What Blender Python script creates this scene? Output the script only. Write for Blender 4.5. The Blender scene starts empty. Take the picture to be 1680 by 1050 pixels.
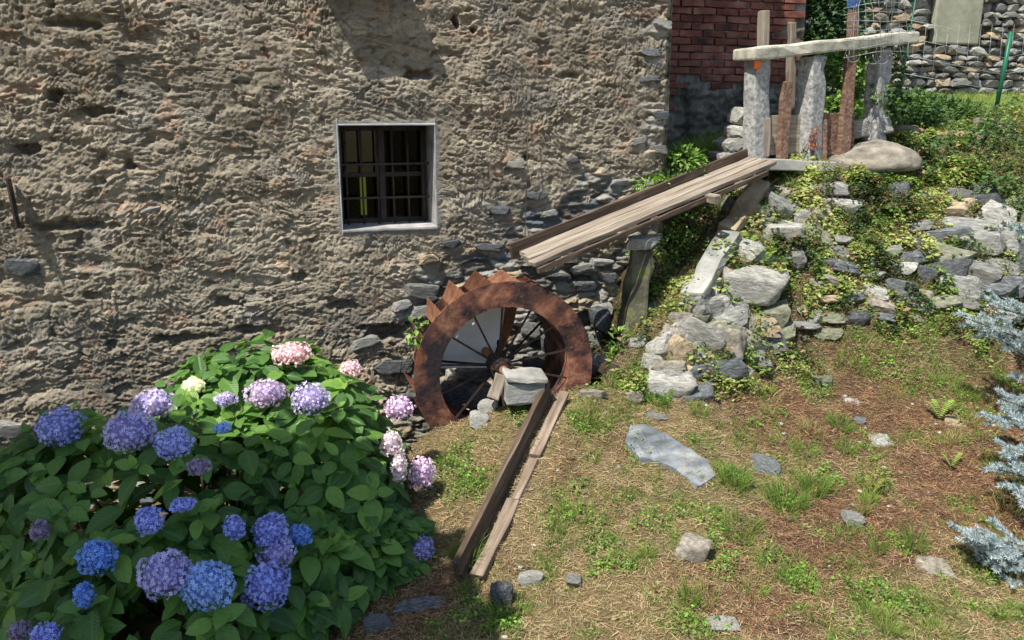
import bpy, bmesh, math, random
import numpy as np
from mathutils import Vector, Matrix, noise as mnoise
R = math.radians
rnd = random.Random(7)
rng = np.random.default_rng(11)
sc = bpy.context.scene
COL = sc.collection

# ------------------------------------------------------------------ camera, sky, sun, exposure
FPX, YAW, PIT = 1350.0, R(16.5), R(14.0)
CAM = np.array([0.0, -5.2, 2.1])
cf = np.array([math.sin(YAW)*math.cos(PIT), math.cos(YAW)*math.cos(PIT), -math.sin(PIT)])
cr = np.array([math.cos(YAW), -math.sin(YAW), 0.0])
cu = np.cross(cr, cf)
cd = bpy.data.cameras.new('camera')
cd.sensor_width = 36.0
cd.lens = 36.0*FPX/1680.0
cd.clip_start = 0.05; cd.clip_end = 500
cam = bpy.data.objects.new('camera', cd); COL.objects.link(cam)
cam.location = CAM.tolist()
cam.rotation_euler = (R(90)-PIT, 0, -YAW)
sc.camera = cam

SUN = Vector((-0.50, -0.30, 1.0)).normalized()
world = bpy.data.worlds.new('World'); sc.world = world; world.use_nodes = True
wn = world.node_tree
sky = wn.nodes.new('ShaderNodeTexSky'); sky.sky_type = 'NISHITA'; sky.sun_disc = False
sky.sun_elevation = math.asin(SUN.z)
sky.sun_rotation = math.atan2(SUN.x, SUN.y)
wn.nodes['Background'].inputs[1].default_value = 0.12
wn.links.new(sky.outputs[0], wn.nodes['Background'].inputs[0])
sl = bpy.data.lights.new('sun', 'SUN'); sl.energy = 5.0; sl.angle = R(0.53); sl.color = (1.0, 0.95, 0.86)
so = bpy.data.objects.new('sun', sl); COL.objects.link(so)
so.rotation_euler = SUN.to_track_quat('Z', 'Y').to_euler(); so.location = (-4, -4, 9)
vs = sc.view_settings
vs.view_transform = 'Standard'; vs.look = 'None'; vs.gamma = 1.0; vs.use_curve_mapping = False
vs.exposure = 0.54
sc.render.engine = 'CYCLES'
sc.cycles.max_bounces = 6; sc.cycles.diffuse_bounces = 3; sc.cycles.transparent_max_bounces = 6

# ------------------------------------------------------------------ placing helpers
def ray(px, py): return cf + cr*((px-840)/FPX) - cu*((py-525)/FPX)
def PY(px, py, Y):
    d = ray(px, py); return CAM + d*((Y-CAM[1])/d[1])
def PZ(px, py, z):
    d = ray(px, py); return CAM + d*((z-CAM[2])/d[2])

# ------------------------------------------------------------------ numpy noise
def _h(ix, iy, s):
    with np.errstate(over='ignore'):
        h = (ix.astype(np.int64)*374761393 + iy.astype(np.int64)*668265263 + s*1442695041) & 0xffffffff
        h = ((h ^ (h >> 13))*1274126177) & 0xffffffff
        h = (h ^ (h >> 16))*2246822519 & 0xffffffff
        h = h ^ (h >> 15)
    return h/4294967295.0
def pn(x, y, s=0):
    ix = np.floor(x); iy = np.floor(y); fx = x-ix; fy = y-iy
    ix = ix.astype(np.int64); iy = iy.astype(np.int64)
    ux = fx*fx*fx*(fx*(fx*6-15)+10); uy = fy*fy*fy*(fy*(fy*6-15)+10)
    def g(ax, ay):
        a = _h(ix+ax, iy+ay, s)*6.2831853
        return np.cos(a)*(fx-ax)+np.sin(a)*(fy-ay)
    a = g(0, 0)*(1-ux)+g(1, 0)*ux
    b = g(0, 1)*(1-ux)+g(1, 1)*ux
    return (a*(1-uy)+b*uy)*1.5
def fbm(x, y, s=0, o=4, g=.5):
    t = 0; a = 1
    for i in range(o):
        t = t + a*pn(x, y, s+i*17); x = x*2.03; y = y*2.03; a *= g
    return t
def worley(x, y, s=0):
    ix = np.floor(x).astype(np.int64); iy = np.floor(y).astype(np.int64)
    f1 = np.full(x.shape, 9.); f2 = np.full(x.shape, 9.); idh = np.zeros(x.shape); cx = np.zeros(x.shape); cy = np.zeros(x.shape)
    for dx in (-1, 0, 1):
        for dy in (-1, 0, 1):
            jx = ix+dx; jy = iy+dy
            qx = jx+.5+(_h(jx, jy, s)-.5)*.85; qy = jy+.5+(_h(jx, jy, s+5)-.5)*.85
            d = np.sqrt((x-qx)**2+(y-qy)**2)
            m = d < f1
            f2 = np.where(m, f1, np.minimum(f2, d))
            idh = np.where(m, _h(jx, jy, s+9), idh); cx = np.where(m, qx, cx); cy = np.where(m, qy, cy)
            f1 = np.where(m, d, f1)
    return f1, f2, idh, cx, cy
def ss(a, b, x):
    t = np.clip((x-a)/(b-a), 0, 1); return t*t*(3-2*t)

# ------------------------------------------------------------------ materials
def nd(nt, t, **k):
    n = nt.nodes.new(t)
    for a, v in k.items():
        if a.startswith('i_'): n.inputs[a[2:].replace('_', ' ')].default_value = v
        else: setattr(n, a, v)
    return n
def mathn(nt, op, a, b=None):
    n = nt.nodes.new('ShaderNodeMath'); n.operation = op
    for i, v in enumerate((a, b)):
        if v is None: continue
        if isinstance(v, (int, float)): n.inputs[i].default_value = v
        else: nt.links.new(v, n.inputs[i])
    return n.outputs[0]
def mixc(nt, fac, a, b, blend='MIX'):
    n = nt.nodes.new('ShaderNodeMix'); n.data_type = 'RGBA'; n.blend_type = blend
    for s, v in ((n.inputs['Factor'], fac), (n.inputs['A'], a), (n.inputs['B'], b)):
        if isinstance(v, (int, float)): s.default_value = v
        elif isinstance(v, tuple): s.default_value = (*v, 1)
        else: nt.links.new(v, s)
    return n.outputs['Result']
def c4(c): return (c[0], c[1], c[2], 1)
def mat(name, stops, scale=6, detail=8, stretch=(1, 1, 1), rough=.85, bump=.4, bscale=None, bdist=.01, attr=False,
        vary=0.0, spots=None, metal=0.0, transl=0.0, spec=.3, rand=True, dist=0.0, veins=False):
    m = bpy.data.materials.new(name); m.use_nodes = True; nt = m.node_tree
    b = nt.nodes['Principled BSDF']; b.inputs['Roughness'].default_value = rough
    b.inputs['Metallic'].default_value = metal
    b.inputs['Specular IOR Level'].default_value = spec
    tc = nt.nodes.new('ShaderNodeTexCoord'); mp = nt.nodes.new('ShaderNodeMapping')
    mp.inputs['Scale'].default_value = stretch
    oi = nt.nodes.new('ShaderNodeObjectInfo')
    if rand:
        off = nd(nt, 'ShaderNodeVectorMath', operation='ADD')
        mul = nd(nt, 'ShaderNodeVectorMath', operation='SCALE'); mul.inputs[0].default_value = (13.7, 7.1, 23.3)
        nt.links.new(oi.outputs['Random'], mul.inputs['Scale'])
        nt.links.new(tc.outputs['Object'], off.inputs[0]); nt.links.new(mul.outputs[0], off.inputs[1])
        nt.links.new(off.outputs[0], mp.inputs[0])
    else:
        nt.links.new(tc.outputs['Object'], mp.inputs[0])
    n1 = nd(nt, 'ShaderNodeTexNoise', i_Scale=scale, i_Detail=detail, i_Distortion=dist, i_Roughness=.62)
    nt.links.new(mp.outputs[0], n1.inputs['Vector'])
    rp = nt.nodes.new('ShaderNodeValToRGB'); cr_ = rp.color_ramp
    while len(cr_.elements) < len(stops): cr_.elements.new(.5)
    for e, (p, c) in zip(cr_.elements, stops): e.position = p; e.color = c4(c)
    nt.links.new(n1.outputs[0], rp.inputs[0])
    col = rp.outputs[0]
    if attr:
        at = nd(nt, 'ShaderNodeAttribute', attribute_name='Col')
        col = mixc(nt, 1.0, col, at.outputs[0], 'MULTIPLY')
    if spots:
        for (sscale, thr, sc_col, wd) in spots:
            n2 = nd(nt, 'ShaderNodeTexNoise', i_Scale=sscale, i_Detail=5, i_Roughness=.6)
            nt.links.new(mp.outputs[0], n2.inputs['Vector'])
            mr = nd(nt, 'ShaderNodeMapRange'); mr.inputs[1].default_value = thr; mr.inputs[2].default_value = thr+wd
            nt.links.new(n2.outputs[0], mr.inputs[0])
            col = mixc(nt, mr.outputs[0], col, sc_col)
    if vary:
        v = mathn(nt, 'ADD', mathn(nt, 'MULTIPLY', oi.outputs['Random'], vary*2), 1-vary)
        hs = nd(nt, 'ShaderNodeHueSaturation')
        nt.links.new(v, hs.inputs['Value']); nt.links.new(col, hs.inputs['Color']); col = hs.outputs[0]
    nt.links.new(col, b.inputs['Base Color'])
    if bump:
        n3 = nd(nt, 'ShaderNodeTexNoise', i_Scale=bscale or scale*3, i_Detail=9, i_Roughness=.68)
        nt.links.new(mp.outputs[0], n3.inputs['Vector'])
        bp = nd(nt, 'ShaderNodeBump'); bp.inputs['Strength'].default_value = bump; bp.inputs['Distance'].default_value = bdist
        nt.links.new(n3.outputs[0], bp.inputs['Height']); nt.links.new(bp.outputs[0], b.inputs['Normal'])
    if veins:
        uvn = nd(nt, 'ShaderNodeUVMap'); sx = nd(nt, 'ShaderNodeSeparateXYZ'); nt.links.new(uvn.outputs[0], sx.inputs[0])
        av = mathn(nt, 'ABSOLUTE', sx.outputs[1])
        ph = mathn(nt, 'SUBTRACT', mathn(nt, 'MULTIPLY', sx.outputs[0], 9.0), mathn(nt, 'MULTIPLY', av, 4.5))
        w = mathn(nt, 'ABSOLUTE', mathn(nt, 'SINE', mathn(nt, 'MULTIPLY', ph, 3.14159)))
        mid = mathn(nt, 'SMOOTH_MIN', mathn(nt, 'MULTIPLY', av, 7.0), 1.0)
        hgt = mathn(nt, 'MULTIPLY', mathn(nt, 'POWER', w, .4), mid)
        bp = nd(nt, 'ShaderNodeBump'); bp.inputs['Strength'].default_value = .55; bp.inputs['Distance'].default_value = .004
        nt.links.new(hgt, bp.inputs['Height']); nt.links.new(bp.outputs[0], b.inputs['Normal'])
        vc = mathn(nt, 'MULTIPLY', mathn(nt, 'SUBTRACT', 1.0, hgt), .30)
        col = mixc(nt, vc, col, (.17, .30, .09)); nt.links.new(col, b.inputs['Base Color'])
    if transl:
        tr = nt.nodes.new('ShaderNodeBsdfTranslucent'); mx = nt.nodes.new('ShaderNodeMixShader')
        tcx = mixc(nt, 1.0, col, (1.5, 1.7, .55), 'MULTIPLY')
        nt.links.new(tcx, tr.inputs[0]); mx.inputs[0].default_value = transl
        nt.links.new(b.outputs[0], mx.inputs[1]); nt.links.new(tr.outputs[0], mx.inputs[2])
        nt.links.new(mx.outputs[0], nt.nodes['Material Output'].inputs[0])
    return m

MT = {}
MT['render'] = mat('lime_render', [(.28, (.50, .49, .46)), (.5, (.86, .83, .77)), (.72, (1.08, 1.04, .96))], scale=7, detail=14, bump=.9, bscale=48, bdist=.010, attr=True, rand=False, rough=.95, spec=.1,
                   spots=[(7, .68, (.30, .22, .15), .07), (11, .68, (.09, .10, .09), .06), (2.2, .68, (.36, .32, .22), .10)])
def add_strokes(m):
    nt = m.node_tree; b = nt.nodes['Principled BSDF']
    at = nd(nt, 'ShaderNodeAttribute', attribute_name='Stroke'); sp = nt.nodes.new('ShaderNodeSeparateXYZ'); nt.links.new(at.outputs['Vector'], sp.inputs[0])
    cb = nt.nodes.new('ShaderNodeCombineXYZ'); nt.links.new(sp.outputs[0], cb.inputs[0]); nt.links.new(sp.outputs[1], cb.inputs[1])
    n = nd(nt, 'ShaderNodeTexNoise', i_Scale=1.7, i_Detail=5, i_Roughness=.6); nt.links.new(cb.outputs[0], n.inputs['Vector'])
    r = mathn(nt, 'SUBTRACT', 1.0, mathn(nt, 'MULTIPLY', mathn(nt, 'ABSOLUTE', mathn(nt, 'SUBTRACT', n.outputs[0], .5)), 5.0))
    bp = nd(nt, 'ShaderNodeBump'); bp.inputs['Distance'].default_value = .012
    nt.links.new(mathn(nt, 'MULTIPLY', sp.outputs[2], .75), bp.inputs['Strength']); nt.links.new(r, bp.inputs['Height'])
    old = b.inputs['Normal'].links[0].from_node; nt.links.new(old.outputs[0], bp.inputs['Normal']); nt.links.new(bp.outputs[0], b.inputs['Normal'])
add_strokes(MT['render'])
MT['soil'] = mat('soil', [(.3, (.55, .5, .42)), (.6, (1, .95, .85)), (.8, (1.3, 1.15, .95))], scale=14, detail=10, bump=.8, bscale=60, bdist=.012, attr=True, rand=False, rough=1, spec=.05)
MT['rock'] = mat('grey_schist', [(.3, (.10, .105, .10)), (.5, (.24, .24, .22)), (.7, (.42, .41, .37))], scale=3.2, detail=12, stretch=(1, 1, 2.2), bump=.7, bscale=9, bdist=.02, vary=.35, rough=.9, spec=.2,
                 spots=[(6, .66, (.38, .34, .24), .08), (9, .70, (.55, .54, .50), .05)])
MT['pale'] = mat('pale_gneiss', [(.3, (.16, .16, .14)), (.5, (.34, .33, .295)), (.7, (.54, .53, .48))], scale=4, detail=12, stretch=(1, 1, 2), bump=.7, bscale=11, bdist=.02, vary=.25, rough=.9, spec=.2,
                 spots=[(5, .66, (.35, .33, .20), .1)])
MT['ochre'] = mat('ochre_stone', [(.3, (.18, .13, .08)), (.5, (.36, .28, .18)), (.7, (.52, .44, .32))], scale=4, detail=12, bump=.6, bscale=11, bdist=.015, vary=.2, rough=.9, spec=.2)
MT['brownrock'] = mat('brown_boulder', [(.3, (.10, .09, .075)), (.5, (.23, .205, .165)), (.7, (.38, .35, .29))], scale=3, detail=12, bump=.5, bscale=10, bdist=.015, vary=.2, rough=.9, spec=.2,
                 spots=[(7, .68, (.25, .27, .20), .06)])
MT['slate'] = mat('blue_slate', [(.3, (.07, .08, .085)), (.5, (.16, .175, .185)), (.7, (.30, .32, .32))], scale=4.5, detail=14, stretch=(1, 2.5, 2), bump=.9, bscale=9, bdist=.015, vary=.15, rough=.8, spec=.3,
                 spots=[(6, .58, (.30, .27, .20), .10), (13, .64, (.06, .065, .06), .08)])
MT['darkrock'] = mat('dark_stone', [(.3, (.035, .04, .045)), (.5, (.11, .12, .125)), (.7, (.27, .28, .28))], scale=4, detail=12, stretch=(1, 1, 2), bump=.8, bscale=10, bdist=.02, vary=.35, rough=.85, spec=.3)  # dark grey stone, tone varying from stone to stone
MT['mossshade'] = mat('shaded_mossy_stone', [(.3, (.03, .035, .025)), (.5, (.09, .085, .06)), (.7, (.22, .21, .16))], scale=5, detail=13, bump=.9, bscale=16, bdist=.02, rough=1, spec=.1,  # real moss, but the darker tone is partly the slab's shade
                 spots=[(5, .55, (.13, .15, .045), .10)])
MT['mossrock'] = mat('mossy_stone', [(.3, (.11, .12, .07)), (.5, (.20, .205, .145)), (.7, (.34, .335, .27))], scale=4, detail=12, bump=.7, bscale=14, bdist=.015, vary=.25, rough=1, spec=.1)
MT['granite'] = mat('granite', [(.30, (.16, .16, .16)), (.5, (.34, .34, .325)), (.70, (.56, .55, .52))], scale=32, detail=6, bump=.9, bscale=24, bdist=.012, rough=.85, spec=.3,
                 spots=[(6, .62, (.50, .47, .36), .12)])
MT['lintel'] = mat('lichened_granite', [(.3, (.26, .25, .20)), (.5, (.48, .46, .37)), (.7, (.66, .64, .54))], scale=12, detail=10, bump=.5, bscale=24, bdist=.01, rough=.9, spec=.2)
MT['wood'] = mat('weathered_plank', [(.28, (.15, .12, .09)), (.5, (.27, .225, .175)), (.72, (.42, .37, .30))], scale=4, detail=10, stretch=(.6, 9, 9), bump=.7, bscale=5, bdist=.006, rough=.85, spec=.15, vary=.14,
                 spots=[(3.0, .66, (.13, .09, .06), .1)])
MT['darkwood'] = mat('dark_brown_wood', [(.28, (.035, .024, .018)), (.5, (.095, .066, .046)), (.72, (.20, .15, .11))], scale=4, detail=10, stretch=(.7, 12, 12), bump=.7, bscale=5, bdist=.006, rough=.8, spec=.2, vary=.15)  # dark brown streaked wood
MT['oldbrown'] = mat('old_brown_board', [(.28, (.10, .075, .055)), (.5, (.24, .18, .135)), (.72, (.40, .32, .25))], scale=4, detail=10, stretch=(.8, 9, 9), bump=.8, bscale=6, bdist=.006, rough=.9, spec=.1, vary=.12)
MT['redwood'] = mat('reddish_wood', [(.28, (.09, .05, .035)), (.5, (.22, .13, .09)), (.72, (.38, .28, .22))], scale=4, detail=10, stretch=(12, 12, .7), bump=.7, bscale=5, bdist=.006, rough=.85, spec=.15, vary=.15)
MT['rust'] = mat('rusted_iron', [(.36, (.016, .012, .012)), (.45, (.075, .034, .028)), (.54, (.19, .072, .045)), (.66, (.38, .19, .11))], scale=6.5, detail=15, bump=1.0, bscale=38, bdist=.006, rough=.8, spec=.3, rand=False, dist=.3,
                 spots=[(60, .56, (.20, .12, .08), .16), (2.0, .50, (.022, .016, .018), .12), (5, .62, (.24, .09, .04), .10)])
MT['rustorange'] = mat('orange_rust_sheet', [(.30, (.08, .035, .025)), (.5, (.27, .12, .065)), (.70, (.48, .27, .16))], scale=9, detail=10, bump=.3, bscale=50, bdist=.002, rough=.8, spec=.3, rand=False)
MT['iron'] = mat('black_iron', [(.3, (.012, .010, .010)), (.7, (.06, .04, .032))], scale=18, bump=.3, bscale=60, bdist=.002, rough=.6, spec=.4)
MT['whitesheet'] = mat('white_painted_sheet', [(.3, (.80, .80, .76)), (.6, (.90, .90, .87))], scale=5, detail=10, bump=.1, bdist=.002, rough=.5, spec=.3, rand=False, spots=[(9, .70, (.40, .25, .14), .08)])
MT['plaster'] = mat('grey_plaster', [(.3, (.30, .30, .31)), (.6, (.52, .52, .52))], scale=9, detail=10, bump=.4, bscale=40, bdist=.004, rough=.9, rand=False, spec=.1)
MT['revealplaster'] = mat('reveal_plaster', [(.34, (.18, .175, .17)), (.62, (.42, .41, .40))], scale=7, detail=10, bump=.3, bscale=30, bdist=.003, rough=.9, rand=False, spec=.1)  # separate plaster tone for the jamb and sill that catch the sun
MT['brick'] = mat('red_brick', [(.3, (.09, .045, .04)), (.5, (.24, .09, .065)), (.72, (.36, .19, .14))], scale=6, detail=9, bump=.6, bscale=20, bdist=.008, rough=.95, spec=.1, vary=.3)
MT['oldplaster'] = mat('stained_wall', [(.34, (.06, .055, .045)), (.5, (.20, .185, .15)), (.66, (.42, .41, .37))], scale=3.4, detail=12, bump=.9, bscale=16, bdist=.02, rough=1, spec=.05, rand=False, stretch=(1, 1, .6),
                 spots=[(3, .62, (.34, .41, .44), .07), (5, .64, (.06, .09, .03), .08)])
MT['bark'] = mat('bark', [(.3, (.05, .04, .03)), (.7, (.20, .16, .12))], scale=10, detail=9, stretch=(3, 3, .6), bump=.9, bscale=20, bdist=.02, rough=1)
MT['patch'] = mat('old_cement_patch', [(.3, (.24, .24, .17)), (.5, (.33, .33, .24)), (.72, (.46, .45, .35))], scale=3, detail=12, bump=.6, bscale=14, bdist=.01, rough=.95)
MT['concrete'] = mat('pale_concrete', [(.3, (.26, .255, .23)), (.7, (.48, .47, .43))], scale=8, detail=10, bump=.4, bscale=30, bdist=.005, rough=.9)
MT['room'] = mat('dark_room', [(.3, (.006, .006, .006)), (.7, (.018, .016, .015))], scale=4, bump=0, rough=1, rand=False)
MT['greenpaint'] = mat('green_painted_steel', [(.3, (.01, .10, .055)), (.7, (.02, .17, .09))], scale=12, bump=0, rough=.4)
MT['wire'] = mat('galvanised_wire', [(.3, (.22, .26, .26)), (.7, (.42, .48, .46))], scale=12, bump=0, rough=.4, metal=.3)
MT['bluecloth'] = mat('blue_cloth', [(.3, (.03, .07, .22)), (.7, (.06, .13, .36))], scale=9, bump=.3, rough=.9)
MT['orange'] = mat('orange_plastic', [(.3, (.70, .12, .02)), (.7, (.9, .25, .05))], scale=20, bump=0, rough=.4)
MT['rooftile'] = mat('stone_roof', [(.3, (.12, .12, .12)), (.7, (.3, .3, .29))], scale=5, rough=.9)
LEAF = dict(scale=5, detail=4, attr=True, rand=False, bump=0, spec=.35)
MT['hleaf'] = mat('hydrangea_leaf', [(.3, (.80, .85, .8)), (.7, (1.15, 1.1, 1.1))], rough=.40, transl=.32, veins=True, **LEAF)
MT['leaf'] = mat('small_leaf', [(.3, (.75, .8, .75)), (.7, (1.2, 1.15, 1.1))], rough=.5, transl=.28, **LEAF)
MT['grass'] = mat('grass_blade', [(.3, (.8, .8, .8)), (.7, (1.15, 1.12, 1.05))], rough=.6, transl=.25, **LEAF)
MT['litter'] = mat('needle_litter', [(.3, (.8, .8, .8)), (.7, (1.2, 1.12, 1.05))], rough=.85, transl=.0, **LEAF)
MT['petal'] = mat('hydrangea_petal', [(.3, (1.5, 1.5, 1.35)), (.7, (1.85, 1.82, 1.6))], rough=.6, transl=.18, **LEAF)
MT['spruce'] = mat('blue_spruce_needle', [(.3, (.8, .85, .9)), (.7, (1.15, 1.12, 1.1))], rough=.6, transl=.1, **LEAF)
mg = bpy.data.materials.new('window_glass'); mg.use_nodes = True
gb = mg.node_tree.nodes['Principled BSDF']; gb.inputs['Base Color'].default_value = (.9, 1, .95, 1); gb.inputs['Roughness'].default_value = .06
gb.inputs['Transmission Weight'].default_value = 1.0; gb.inputs['IOR'].default_value = 1.45
MT['glass'] = mg
mg2 = mg.copy(); mg2.name = 'reflecting_window_glass'; MT['reflectglass'] = mg2; gb.inputs['IOR'].default_value = 1.16  # gleam on one pane: it keeps full reflection, the others are weakened
me = bpy.data.materials.new('glowing_strip'); me.use_nodes = True
eb = me.node_tree.nodes['Principled BSDF']; eb.inputs['Base Color'].default_value = (.3, .35, .1, 1)
eb.inputs['Emission Color'].default_value = (.50, .60, .10, 1); eb.inputs['Emission Strength'].default_value = .10  # emission stands for a yellow-green gleam inside the window
MT['glow'] = me

# ------------------------------------------------------------------ object helpers
def wm(o):
    m = o.matrix_basis.copy()
    return (wm(o.parent) @ o.matrix_parent_inverse @ m) if o.parent else m
def tag(o, label=None, cat=None, group=None, kind=None):
    if label: o['label'] = label
    if cat: o['category'] = cat
    if group: o['group'] = group
    if kind: o['kind'] = kind
    return o
def adopt(o, parent):
    if parent:
        o.parent = parent; o.matrix_parent_inverse = wm(parent).inverted()
    return o
def thing(name, label, cat, loc=(0, 0, 0), group=None):
    o = bpy.data.objects.new(name, None); COL.objects.link(o); o.location = loc; o.empty_display_size = .1
    return tag(o, label, cat, group)
def put(name, me_, parent=None, M=None):
    o = bpy.data.objects.new(name, me_); COL.objects.link(o)
    if M is not None: o.matrix_basis = M
    return adopt(o, parent)
def npmesh(name, V, Fc, m, col=None, smooth=False, uv=None):
    V = np.asarray(V, dtype=np.float32); Fc = np.asarray(Fc, dtype=np.int32)
    me_ = bpy.data.meshes.new(name)
    n, k = Fc.shape
    me_.vertices.add(len(V)); me_.vertices.foreach_set('co', V.ravel())
    me_.loops.add(n*k); me_.loops.foreach_set('vertex_index', Fc.ravel())
    me_.polygons.add(n); me_.polygons.foreach_set('loop_start', np.arange(0, n*k, k, dtype=np.int32))
    me_.polygons.foreach_set('loop_total', np.full(n, k, dtype=np.int32))
    me_.update(calc_edges=True)
    if smooth: me_.polygons.foreach_set('use_smooth', np.ones(n, dtype=bool))
    if col is not None:
        a = me_.color_attributes.new('Col', 'FLOAT_COLOR', 'POINT')
        c = np.ones((len(V), 4), dtype=np.float32); c[:, :3] = col; a.data.foreach_set('color', c.ravel())
    if uv is not None:
        u_ = me_.uv_layers.new(name='UVMap'); u_.data.foreach_set('uv', np.asarray(uv, dtype=np.float32)[Fc.ravel()].ravel())
    me_.materials.append(m if not isinstance(m, str) else MT[m])
    return me_
def scatter(tv, tf, Bx, By, Bz, P):
    """template verts tv placed with per-copy basis vectors and positions"""
    N, k = len(P), len(tv)
    V = P[:, None, :] + tv[None, :, 0:1]*Bx[:, None, :] + tv[None, :, 1:2]*By[:, None, :] + tv[None, :, 2:3]*Bz[:, None, :]
    Fc = (np.arange(N)[:, None, None]*k + tf[None]).reshape(-1, tf.shape[1])
    return V.reshape(-1, 3), Fc
def unit(v): return v/np.maximum(np.linalg.norm(v, axis=-1, keepdims=True), 1e-9)
def frame_from(nrm, tip):
    """orthonormal basis: x along tip, z along normal"""
    x = unit(tip); z = unit(nrm - (nrm*x).sum(-1, keepdims=True)*x); y = np.cross(z, x)
    return x, y, z
def bm_mesh(name, bm, m, smooth=False):
    me_ = bpy.data.meshes.new(name); bmesh.ops.recalc_face_normals(bm, faces=bm.faces); bm.to_mesh(me_); bm.free()
    me_.materials.append(MT[m])
    if smooth: me_.polygons.foreach_set('use_smooth', [True]*len(me_.polygons))
    return me_
def rough_box(name, sx, sy, sz, m, seed=0, jit=.004, bev=.006, cuts=(8, 1, 1), taper=0, bend=0):
    bm = bmesh.new(); r = random.Random(seed)
    nx, ny, nz = cuts
    bmesh.ops.create_cube(bm, size=1)
    for ax, n in enumerate((nx, ny, nz)):
        for i in range(1, n):
            co = [0, 0, 0]; co[ax] = -.5+i/n; no = [0, 0, 0]; no[ax] = 1
            bmesh.ops.bisect_plane(bm, geom=bm.verts[:]+bm.edges[:]+bm.faces[:], plane_co=co, plane_no=no)
    for v in bm.verts:
        t = v.co.x
        v.co.x *= sx; v.co.y *= sy*(1-taper*t); v.co.z *= sz*(1-taper*t)
        v.co.z += bend*(t*t*4-1)
        v.co += Vector((r.uniform(-jit, jit), r.uniform(-jit, jit), r.uniform(-jit, jit)))
    if bev:
        es = [e for e in bm.edges if len(e.link_faces) == 2 and e.calc_face_angle(0) > .9]
        bmesh.ops.bevel(bm, geom=es, offset=bev, segments=2, affect='EDGES', profile=.6)
    return bm_mesh(name, bm, m)
def board(name, a, b, side, w, t, m, parent=None, seed=0, **k):
    """a plank from a to b (centre line), width w along side, thickness t across"""
    a = Vector(a); b = Vector(b); x = (b-a); L = x.length; x.normalize()
    y = Vector(side); y = (y - y.dot(x)*x).normalized(); z = x.cross(y)
    M = Matrix.Translation((a+b)/2) @ Matrix((x, y, z)).transposed().to_4x4()
    return put(name, rough_box(name, L, w, t, m, seed=seed, cuts=(max(3, int(L/.12)), 1, 1), **k), parent, M)
def rock_mesh(name, seed, m, sub=3, amp=.10, planes=13, lo=.55):
    r = random.Random(seed); bm = bmesh.new()
    bmesh.ops.create_icosphere(bm, subdivisions=sub, radius=1)
    pl = []
    for _ in range(planes):
        v = Vector((r.gauss(0, 1), r.gauss(0, 1), r.gauss(0, 1))).normalized(); pl.append((v, r.uniform(lo, 1)))
    if lo < .6:
        pl = [(v, q*.25+.72) for v, q in pl[:5]]
        for ax in range(3):
            for sg in (-1, 1):
                v = Vector((r.uniform(-.32, .32), r.uniform(-.32, .32), r.uniform(-.32, .32))); v[ax] = sg; pl.append((v.normalized(), r.uniform(.62, .9)))
    off = Vector((seed*3.1, seed*1.7, 0))
    for v in bm.verts:
        n = v.co.normalized(); d = 1.1 if lo >= .6 else 1.6
        for p, q in pl:
            c = n.dot(p)
            if c > .05: d = min(d, q/c)
        d *= 1 + amp*mnoise.noise(n*1.9+off) + amp*.5*mnoise.noise(n*4.7+off)
        if sub > 3: d *= 1 + amp*.28*mnoise.noise(n*10+off) + amp*.16*mnoise.noise(n*22+off)
        v.co = n*d
    for ax in range(3):
        mx = max(abs(v.co[ax]) for v in bm.verts)
        for v in bm.verts: v.co[ax] /= mx
    return bm_mesh(name, bm, m, smooth=False if sub < 4 else True)
ROCKS = {}
def rockset(m, n=7, sub=3):
    n = max(n, 7) if sub > 2 else n
    key = (m, sub)
    if key not in ROCKS:
        ROCKS[key] = [rock_mesh('stone_mesh', 31*i+hash_name(m)+sub, m, sub=sub, planes=(7 if i % 2 else 9), lo=.34, amp=.05) for i in range(n)]
    return ROCKS[key]
def hash_name(s): return sum(ord(c)*(i+3) for i, c in enumerate(s)) % 997

# ------------------------------------------------------------------ ground height field
GP = np.array([
 (-4,0,-.3),(-1.6,0,-.27),(-.3,0,-.22),(.35,0,-.05),(.35,-.5,.02),(.85,-.88,.34),(1.25,-.88,.43),(.77,-1.85,0.0),(.84,-2.35,0.0),(.1,-1.9,-.12),(-.6,-2.6,-.1),
 (.45,-1.2,.12),(2.0,-2.6,.05),(2.87,-2.95,.02),(1.5,-1.6,.22),(2.6,-1.2,.40),(1.71,-.88,.51),(2.15,-.8,.58),(3.25,-.85,.52),(4.6,-1.05,.58),(5.3,-1.1,.66),
 (3.9,-1.8,.30),(4.5,-3.0,.1),(3.3,-.50,.95),(3.5,-.15,1.35),(3.80,.02,1.62),(3.8,.32,1.735),(4.4,.35,1.745),(4.0,.8,1.76),(4.97,.3,1.86),(6.26,.5,2.04),
 (4.0,-.62,.98),(4.1,-.28,1.38),(4.7,-.72,1.12),(4.9,-.3,1.42),(5.4,-.7,1.3),(5.6,-.1,1.75),(6.5,-.6,1.5),(6.5,-.1,1.85),
 (2.15,-.55,.72),(2.5,-.40,.92),(2.9,-.2,1.18),(3.25,.08,1.45),(1.95,-.3,.30),(2.3,-.12,.62),(2.75,.05,1.0),(3.2,.42,1.4),(2.45,.0,1.2),(2.75,.35,1.58),(3.0,1,1.6),(3.5,.8,1.66),
 (3.9,2.0,1.66),(6.5,2,2.08),(8,3.8,2.25),(7,1,2.08),(5.2,2.4,1.9),(10,3.8,2.3),(6,8,2.4),(0,3,.5),(0,-5.2,.45),(-3,-5,.2),(3,-5.2,.5),(6,-3.5,.55),(7.5,-1.2,.9),(8.5,-3,.8),
 (-3,-2,-.2),(-6,3,0),(-20,-12,.5),(20,-14,1),(22,20,4),(-20,20,1.5),(0,-30,1.5),(0,30,3),(50,0,4),(-50,0,1)], dtype=float)
def _phi(r2): return np.sqrt(r2+.12**2)
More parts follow.
